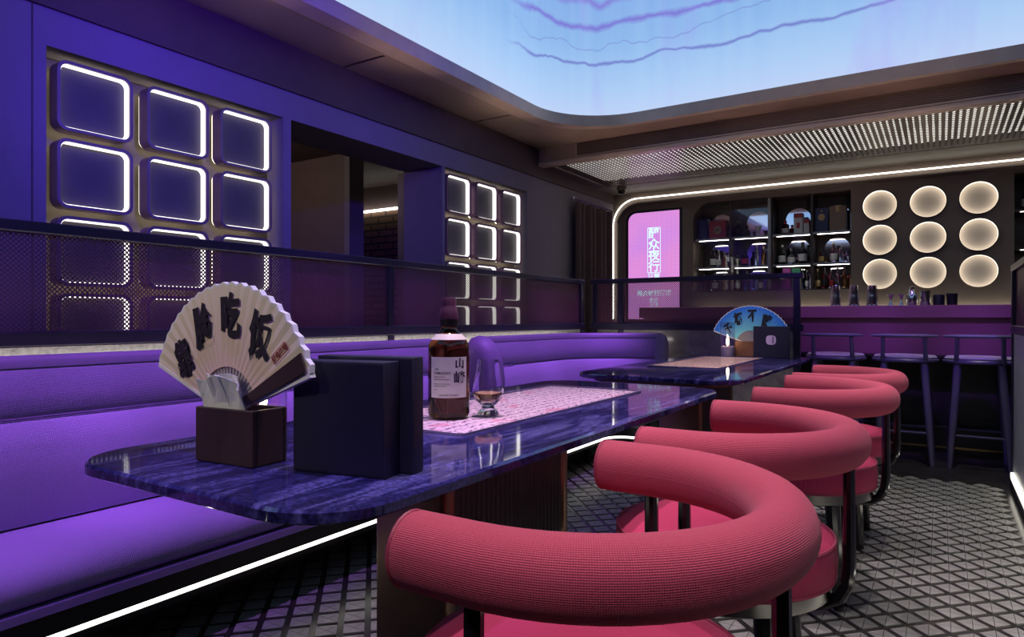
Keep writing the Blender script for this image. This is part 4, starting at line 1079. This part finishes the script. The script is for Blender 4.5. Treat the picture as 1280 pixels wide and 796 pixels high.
t_ = thing('steel_cup', 'straight steel cup between the cobbler shaker and black cups', 'cup', (x, Y, 1.1075))
MB().lathe([(0, 0), (r * .95, 0), (r, h * .04), (r, h), (r * .93, h), (r * .9, h * .08), (0, h * .08)], 24).build('cup_body', 'steel', t_)
MB().lathe([(r * 1.0, h * .94), (r * 1.06, h * .96), (r * 1.06, h), (r * 1.0, h)], 24).build('cup_rim', 'steel', t_)
for k, (a, c_, h_, tp) in enumerate(((1166, 1181, 13, 1.0), (1182.5, 1198, 14.5, 0.86))):
    x, Y, r, kk = on_bar(a, c_); h = h_ * kk
    t_ = thing('black_cup', ('matte black cup with rounded shoulder on the bar', 'matte black flared cup at the end of the bar row')[k], 'cup', (x, Y, 1.1075))
    if k == 0: pr = [(0, 0), (r, 0), (r, h * .8), (r * .9, h), (r * .8, h), (r * .8, h * .2), (0, h * .2)]
    else: pr = [(0, 0), (r * tp, 0), (r, h), (r * .92, h), (r * .8, h * .12), (0, h * .12)]
    MB().lathe(pr, 24).build('cup_body', 'black_cup', t_)
    MB().lathe([(pr[2][0] * .99 if k else r * .9, h * .985), (pr[2][0] * 1.01 if k else r * .92, h * 1.0), (pr[2][0] * .95 if k else r * .85, h * 1.012)], 24).build('cup_rim', 'frame', t_)

# ================================================================== THINGS ON THE TABLES
def make_fan(label, loc, rz, Rf, print_mat, chars, seal, size):
    """folding fan shown open, standing upright in the XZ plane, reading side towards -Y"""
    t_ = thing('folding_fan', label, 'fan', loc, rz)
    N = 22; A = R(69); r0 = 0.085 * Rf / 0.235; th = 0.005
    ang = [-A + 2 * A * i / (2 * N) for i in range(2 * N + 1)]
    def rr(i): return Rf * (1.0 if i % 2 else 0.981)
    def P(r, a, y): return (r * math.sin(a), y, r * math.cos(a))
    vs = []; fs = []
    for i, a in enumerate(ang):
        zz = 0.0006 * (1 if i % 2 else -1)
        vs += [P(r0, a, -th + zz * .4), P(rr(i) - 0.004, a, -th + zz), P(r0, a, th + zz * .4), P(rr(i) - 0.004, a, th + zz)]
    for i in range(2 * N):
        o_ = 4 * i
        fs += [(o_, o_ + 1, o_ + 5, o_ + 4), (o_ + 2, o_ + 6, o_ + 7, o_ + 3), (o_, o_ + 4, o_ + 6, o_ + 2), (o_ + 1, o_ + 3, o_ + 7, o_ + 5)]
    fs += [(0, 2, 3, 1), (8 * N, 8 * N + 1, 8 * N + 3, 8 * N + 2)]
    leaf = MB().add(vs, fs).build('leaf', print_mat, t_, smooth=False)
    vs = []; fs = []
    for i, a in enumerate(ang):
        zz = 0.0006 * (1 if i % 2 else -1)
        vs += [P(rr(i) - 0.004, a, -th + zz), P(rr(i), a, -th + zz), P(rr(i), a, th + zz), P(rr(i) - 0.004, a, th + zz)]
    for i in range(2 * N):
        for k in range(4): fs.append((4 * i + k, 4 * i + (k + 1) % 4, 4 * i + 4 + (k + 1) % 4, 4 * i + 4 + k))
    MB().add(vs, fs).build('scalloped_edge', 'white', t_, smooth=False)
    for s in (-1, 1):
        a = s * (A + 0.012)
        p = [P(0.02, a, 0), P(Rf * .975, a, 0)]
        nx, nz = math.cos(a), -math.sin(a)
        poly = [(p[0][0] - nx * .002, p[0][2] - nz * .002), (p[1][0] - nx * .003, p[1][2] - nz * .003), (p[1][0] + nx * .004, p[1][2] + nz * .004), (p[0][0] + nx * .003, p[0][2] + nz * .003)]
        MB().prism(poly, -th - .001, th + .001, 'y').build('side_edge', 'white', t_)
    rb = []
    for i in range(N):
        a = -A + 2 * A * (i + .5) / N
        w0, w1 = .0010, .0030
        nx, nz = math.cos(a), -math.sin(a)
        c0, c1 = P(0.012, a, 0), P(r0, a, 0)
        poly = [(c0[0] - nx * w0, c0[2] - nz * w0), (c1[0] - nx * w1, c1[2] - nz * w1), (c1[0] + nx * w1, c1[2] + nz * w1), (c0[0] + nx * w0, c0[2] + nz * w0)]
        MB().prism(poly, -.002, .002, 'y').build('rib', 'rib', t_)
    a = A - 0.02; nx, nz = math.cos(a), -math.sin(a)
    c0, c1 = P(0.0, a, 0), P(Rf * .965, a, 0)
    poly = [(c0[0] - nx * .005, c0[2] - nz * .005), (c1[0] - nx * .032, c1[2] - nz * .032), (c1[0], c1[2]), (c0[0] + nx * .005, c0[2] + nz * .005)]
    MB().prism(poly, -th - .0055, -th - .0025, 'y').build('guard_stick', 'guard', t_)
    n_ = len(chars)
    for k, chx in enumerate(chars):
        a = (R(-54), R(-24), R(4), R(34))[k]
        rm = Rf * (0.66, 0.70, 0.72, 0.70)[k]
        m = Matrix.Translation((rm * math.sin(a), -th - .0028, rm * math.cos(a))) @ Matrix.Rotation(a * 0.45, 4, 'Y') @ UPRIGHT @ Matrix.Shear('XY', 4, (0.18, 0)) if False else Matrix.Translation((rm * math.sin(a), -th - .0028, rm * math.cos(a))) @ Matrix.Rotation(a * 0.42 - 0.06, 4, 'Y') @ Matrix.Diagonal((0.88, 1, 1.30, 1)) @ UPRIGHT
        text_on(chx, size * (0.90, 1.0, 1.02, 1.02)[k], 'ink', t_, m, 'brush_character', bold=0.0026 * size / 0.062)
    if seal:
        a = R(52); rm = Rf * .78
        m = Matrix.Translation((rm * math.sin(a), -th - .0028, rm * math.cos(a))) @ Matrix.Rotation(R(-38), 4, 'Y')
        b_ = band([(x, z) for x, z in rrect(-.022, .022, -.008, .008, .001, 1)], [(x, z) for x, z in rrect(-.0205, .0205, -.0065, .0065, .001, 1)], -.0003, .0003, 'y').mesh('seal_frame')
        b_.transform(m); ob('seal_frame', b_, 'seal', t_)
        text_on('印章印章', 0.0108, 'seal', t_, m @ Matrix.Translation((0, -.0004, 0)) @ UPRIGHT, 'seal_print')
    return t_

def napkin_box(label, loc, rz, w, d, h, mat):
    t_ = thing('napkin_box', label, 'box', loc, rz)
    wt = 0.008
    MB().cbox(-w / 2, w / 2, -d / 2, -d / 2 + wt, 0, h, .0015, 1).build('side', mat, t_)
    MB().cbox(-w / 2, w / 2, d / 2 - wt, d / 2, 0, h, .0015, 1).build('side', mat, t_)
    MB().cbox(-w / 2, -w / 2 + wt, -d / 2 + wt, d / 2 - wt, 0, h, .0015, 1).build('end', mat, t_)
    MB().cbox(w / 2 - wt, w / 2, -d / 2 + wt, d / 2 - wt, 0, h, .0015, 1).build('end', mat, t_)
    MB().box(-w / 2 + wt, w / 2 - wt, -d / 2 + wt, d / 2 - wt, 0, .006).build('bottom', mat, t_)
    return t_
TZ = 0.7605
NB = (-1.052, 0.744)
napkin_box('dark walnut napkin box holding tissues and the cream fan', (NB[0], NB[1], TZ), R(5), 0.146, 0.076, 0.096, 'box_wood')
make_fan('cream folding fan with black brush characters standing in the walnut box', (-1.066, 0.7305, TZ + 0.082), 0, 0.237, 'fan_cream', '靠脸吃饭', True, 0.062)
nk = thing('paper_napkins', 'folded white paper napkins standing in the walnut box', 'napkin', (-1.055, 0.731, TZ + 0.007), R(5))
rng = random.Random(3)
for k, (x0, x1, y, top, lean) in enumerate(((-.060, .006, -.0165, .146, -.004), (-.050, .034, -.0145, .152, .006), (-.030, .036, -.0125, .150, .004), (.004, .048, -.0158, .140, .010))):
    vs = []; nx_, nz_ = 7, 6
    for i in range(nx_ + 1):
        for j in range(nz_ + 1):
            fx, fz = i / nx_, j / nz_
            xx = x0 + (x1 - x0) * fx + lean * fz + (0.006 * math.sin(3 * fz + k) * fz)
            yy = y + (0.010 * math.sin(5 * fx + k * 2) - 0.013) * max(0.0, fz - 0.68) * 3
            zz = top * fz * (1 - 0.10 * (k % 2) * fx - 0.05 * ((k + 1) % 2) * (1 - fx) - 0.03 * math.sin(6 * fx + k))
            vs.append((xx, yy, zz))
    vb = [(x, y_ + .0025, z) for x, y_, z in vs]; n_ = len(vs); fs = []
    for i in range(nx_):
        for j in range(nz_):
            q = (i * (nz_ + 1) + j, (i + 1) * (nz_ + 1) + j, (i + 1) * (nz_ + 1) + j + 1, i * (nz_ + 1) + j + 1)
            fs += [q, tuple(n_ + a for a in q[::-1])]
    for i in range(nx_):
        a_ = i * (nz_ + 1) + nz_; c_ = a_ + nz_ + 1; fs.append((a_, c_, n_ + c_, n_ + a_))
    for j in range(nz_):
        a_ = j; fs.append((a_, a_ + 1, n_ + a_ + 1, n_ + a_)); a_ = nx_ * (nz_ + 1) + j; fs.append((a_, a_ + 1, n_ + a_ + 1, n_ + a_))
    MB().add(vs + vb, fs).build('napkin_fold', 'tissue', nk, smooth=False)

def candle(label, loc):
    t_ = thing('candle_lamp', label, 'candle', loc, 0)
    MB().lathe([(0, 0), (.040, 0), (.042, .004), (.042, .062), (.038, .066), (.014, .066), (.012, .070), (0, .070)], 28).build('candle_cup', 'wax', t_)
    MB().lathe([(0, .0705), (.006, .074), (.0085, .09), (.0065, .115), (.003, .135), (0, .145)], 14).build('flame', 'flame', t_)
    MB().lathe([(.0445, .001), (.0445, .225), (.0465, .226), (.0465, .001)], 32, closed=True).build('glass_tube', 'sheet_glass', t_)
    return t_
candle('candle in a clear glass tube behind the walnut box', (-1.165, 0.875, TZ))
X2, Y2 = -1.20, 4.49
candle('candle in a clear glass tube beside the blue fan', (-1.178, 4.47, TZ))
napkin_box('reddish walnut napkin box holding the blue fan', (-1.055, 4.555, TZ), 0, 0.17, 0.085, 0.10, 'box_wood2')
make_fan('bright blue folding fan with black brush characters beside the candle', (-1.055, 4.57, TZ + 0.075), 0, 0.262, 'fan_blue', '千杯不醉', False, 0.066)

def menu_box(label, loc, rz, w, d, h, two=True):
    t_ = thing('menu_box', label, 'menu box', loc, rz, None)
    MB().cbox(-w / 2, w / 2, 0, d, 0, h, .0022, 2).build('slipcase', 'navy', t_)
    MB().box(-w / 2 + .004, w / 2 - .004, -.0006, .0002, .004, h - .004).build('front_board', 'navy', t_)
    return t_
rzb = math.atan2(0.034, 0.172)
menu_box('navy menu box standing in front beside the walnut box', (-0.821, 0.7575, TZ), rzb, 0.178, 0.044, 0.184)
menu_box('second navy menu box standing right behind the first', (-0.811, 0.807, TZ), rzb * 1.0, 0.190, 0.032, 0.190)
ms = menu_box('navy menu stand with round pale emblem on the far table', (-0.90, 4.44, TZ), R(2), 0.215, 0.03, 0.20)
emb = [(0.03 * math.copysign(abs(math.cos(a)) ** .7, math.cos(a)), 0.113 + 0.03 * math.copysign(abs(math.sin(a)) ** .7, math.sin(a))) for a in [2 * PI * k / 32 for k in range(32)]]
MB().prism(emb, -.0016, -.0005, 'y').build('emblem', plain('emblem_lilac', (0.62, 0.45, 0.70), 0.5), ms)
text_on('夜\n行\n酒\n館', 0.013, 'label_ink', ms, Matrix.Translation((0.012, -.0019, 0.113)) @ UPRIGHT, 'emblem_print', line=0.8)
MB().prism([(-.006 + .0025 * math.cos(2 * PI * k / 8), .111 + .0025 * math.sin(2 * PI * k / 8)) for k in range(8)], -.0020, -.0015, 'y').build('emblem_dot', 'label_ink', ms)

# ---- whisky bottle and tasting glass -----------------------------------
bo = thing('whisky_bottle', 'amber whisky bottle with plum cap and cream label on the pink menu', 'bottle', (-1.046, 1.336, TZ + 0.0055), 0)
rb_, hb = 0.0525, 0.300
MB().lathe([(0, 0.004), (.040, 0.0), (.049, .002), (rb_, .010), (rb_, .168), (.0505, .182), (.043, .197), (.031, .209), (.0225, .217), (.0195, .226), (.0190, .236), (0, .236)], 48).build('glass_body', 'amber', bo, angle=50)
MB().lathe([(.0195, .2265), (.0235, .2275), (.0235, .2440), (.0195, .2445), (0, .2445)], 32).build('neck_band', 'neck', bo)
MB().lathe([(0, .2446), (.0245, .2446), (.0250, .250), (.0215, .270), (.0190, .276), (.0182, .282), (.0182, hb - .004), (.0165, hb), (0, hb)], 32).build('cap', 'cap', bo)
def wrap(me, r, th0):
    for v in me.vertices:
        a = th0 + v.co.x / r; rad_ = r + v.co.z
        x, y, z = rad_ * math.sin(a), -rad_ * math.cos(a), v.co.y
        v.co = (x, y, z)
    return me
FACE = math.atan2(-1.046, -1.336)       # label turned to the seat side
fa = -math.atan2(1.046, 1.336) + PI      # unused reference angle
yaw = math.atan2(1.046, 1.336)           # turn from -Y towards the viewer side of the table
lab = MB(); nn = 24; W = 1.90
for i in range(nn):
    a0 = yaw - W / 2 + W * i / nn; a1 = yaw - W / 2 + W * (i + 1) / nn
    rr_ = rb_ + 0.0006
    q = [(rr_ * math.sin(a), -rr_ * math.cos(a), z) for a, z in ((a0, .052), (a1, .052), (a1, .152), (a0, .152))]
    p = [(rr_ * 0.992 * math.sin(a), -rr_ * 0.992 * math.cos(a), z) for a, z in ((a0, .052), (a1, .052), (a1, .152), (a0, .152))]
    lab.add(q + p, [(0, 1, 2, 3), (4, 7, 6, 5), (0, 4, 5, 1), (2, 6, 7, 3)] + ([(0, 3, 7, 4)] if i == 0 else []) + ([(1, 5, 6, 2)] if i == nn - 1 else []))
L = lab.build('front_label', 'label', bo, angle=50)
MB().lathe([(.0455, .1945), (.0330, .2085), (.0325, .2080), (.0450, .1935)], 48, closed=True).build('shoulder_label', 'label', bo)
for body, size, x, z, bold in (('THE', .0065, -.032, .122, 0), ('YAMAZAKI', .0092, -.0185, .1125, .0001), ('SINGLE MALT', .0052, -.0235, .103, 0), ('JAPANESE WHISKY', .0052, -.0180, .097, 0),
                               ('DISTILLED AND MATURED', .0034, -.0190, .086, 0), ('PRODUCED IN JAPAN', .0034, -.0220, .081, 0), ('43%', .0042, -.0345, .072, 0), ('SUNTORY WHISKY', .0056, .0, .0585, 0)):
    me = text_mesh(body, size, 0.0001, bold); me.transform(Matrix.Translation((x, z, 0.0009)))
    ob('label_print', wrap(me, rb_, yaw), 'label_ink', L)
for body, z, sz in (('山', .1345, .027), ('崎', .099, .033)):
    me = text_mesh(body, sz, 0.0001, 0.0008); me.transform(Matrix.Translation((.0275, z, 0.0010)) @ Matrix.Shear('XY', 4, (0.10, 0.0)) if False else Matrix.Translation((.0275, z, 0.0010)))
    ob('brush_character', wrap(me, rb_, yaw), 'label_ink', L)
gl = thing('tasting_glass', 'small tulip tasting glass of pale whisky beside the bottle', 'glass', (-0.978, 1.412, TZ + 0.0055))
MB().lathe([(0, 0), (.026, 0), (.027, .003), (.024, .010), (.017, .016), (.015, .022), (.022, .028), (.036, .044), (.0405, .060), (.039, .078), (.033, .104), (.0275, .142), (.0262, .142), (.0312, .104), (.0372, .078), (.0387, .060), (.0345, .046), (.020, .031), (0, .029)], 40).build('bowl', 'clear', gl, angle=60)
MB().lathe([(0, .0295), (.0195, .0315), (.0340, .0465), (.0380, .056), (0, .056)], 32).build('whisky', 'whisky', gl)
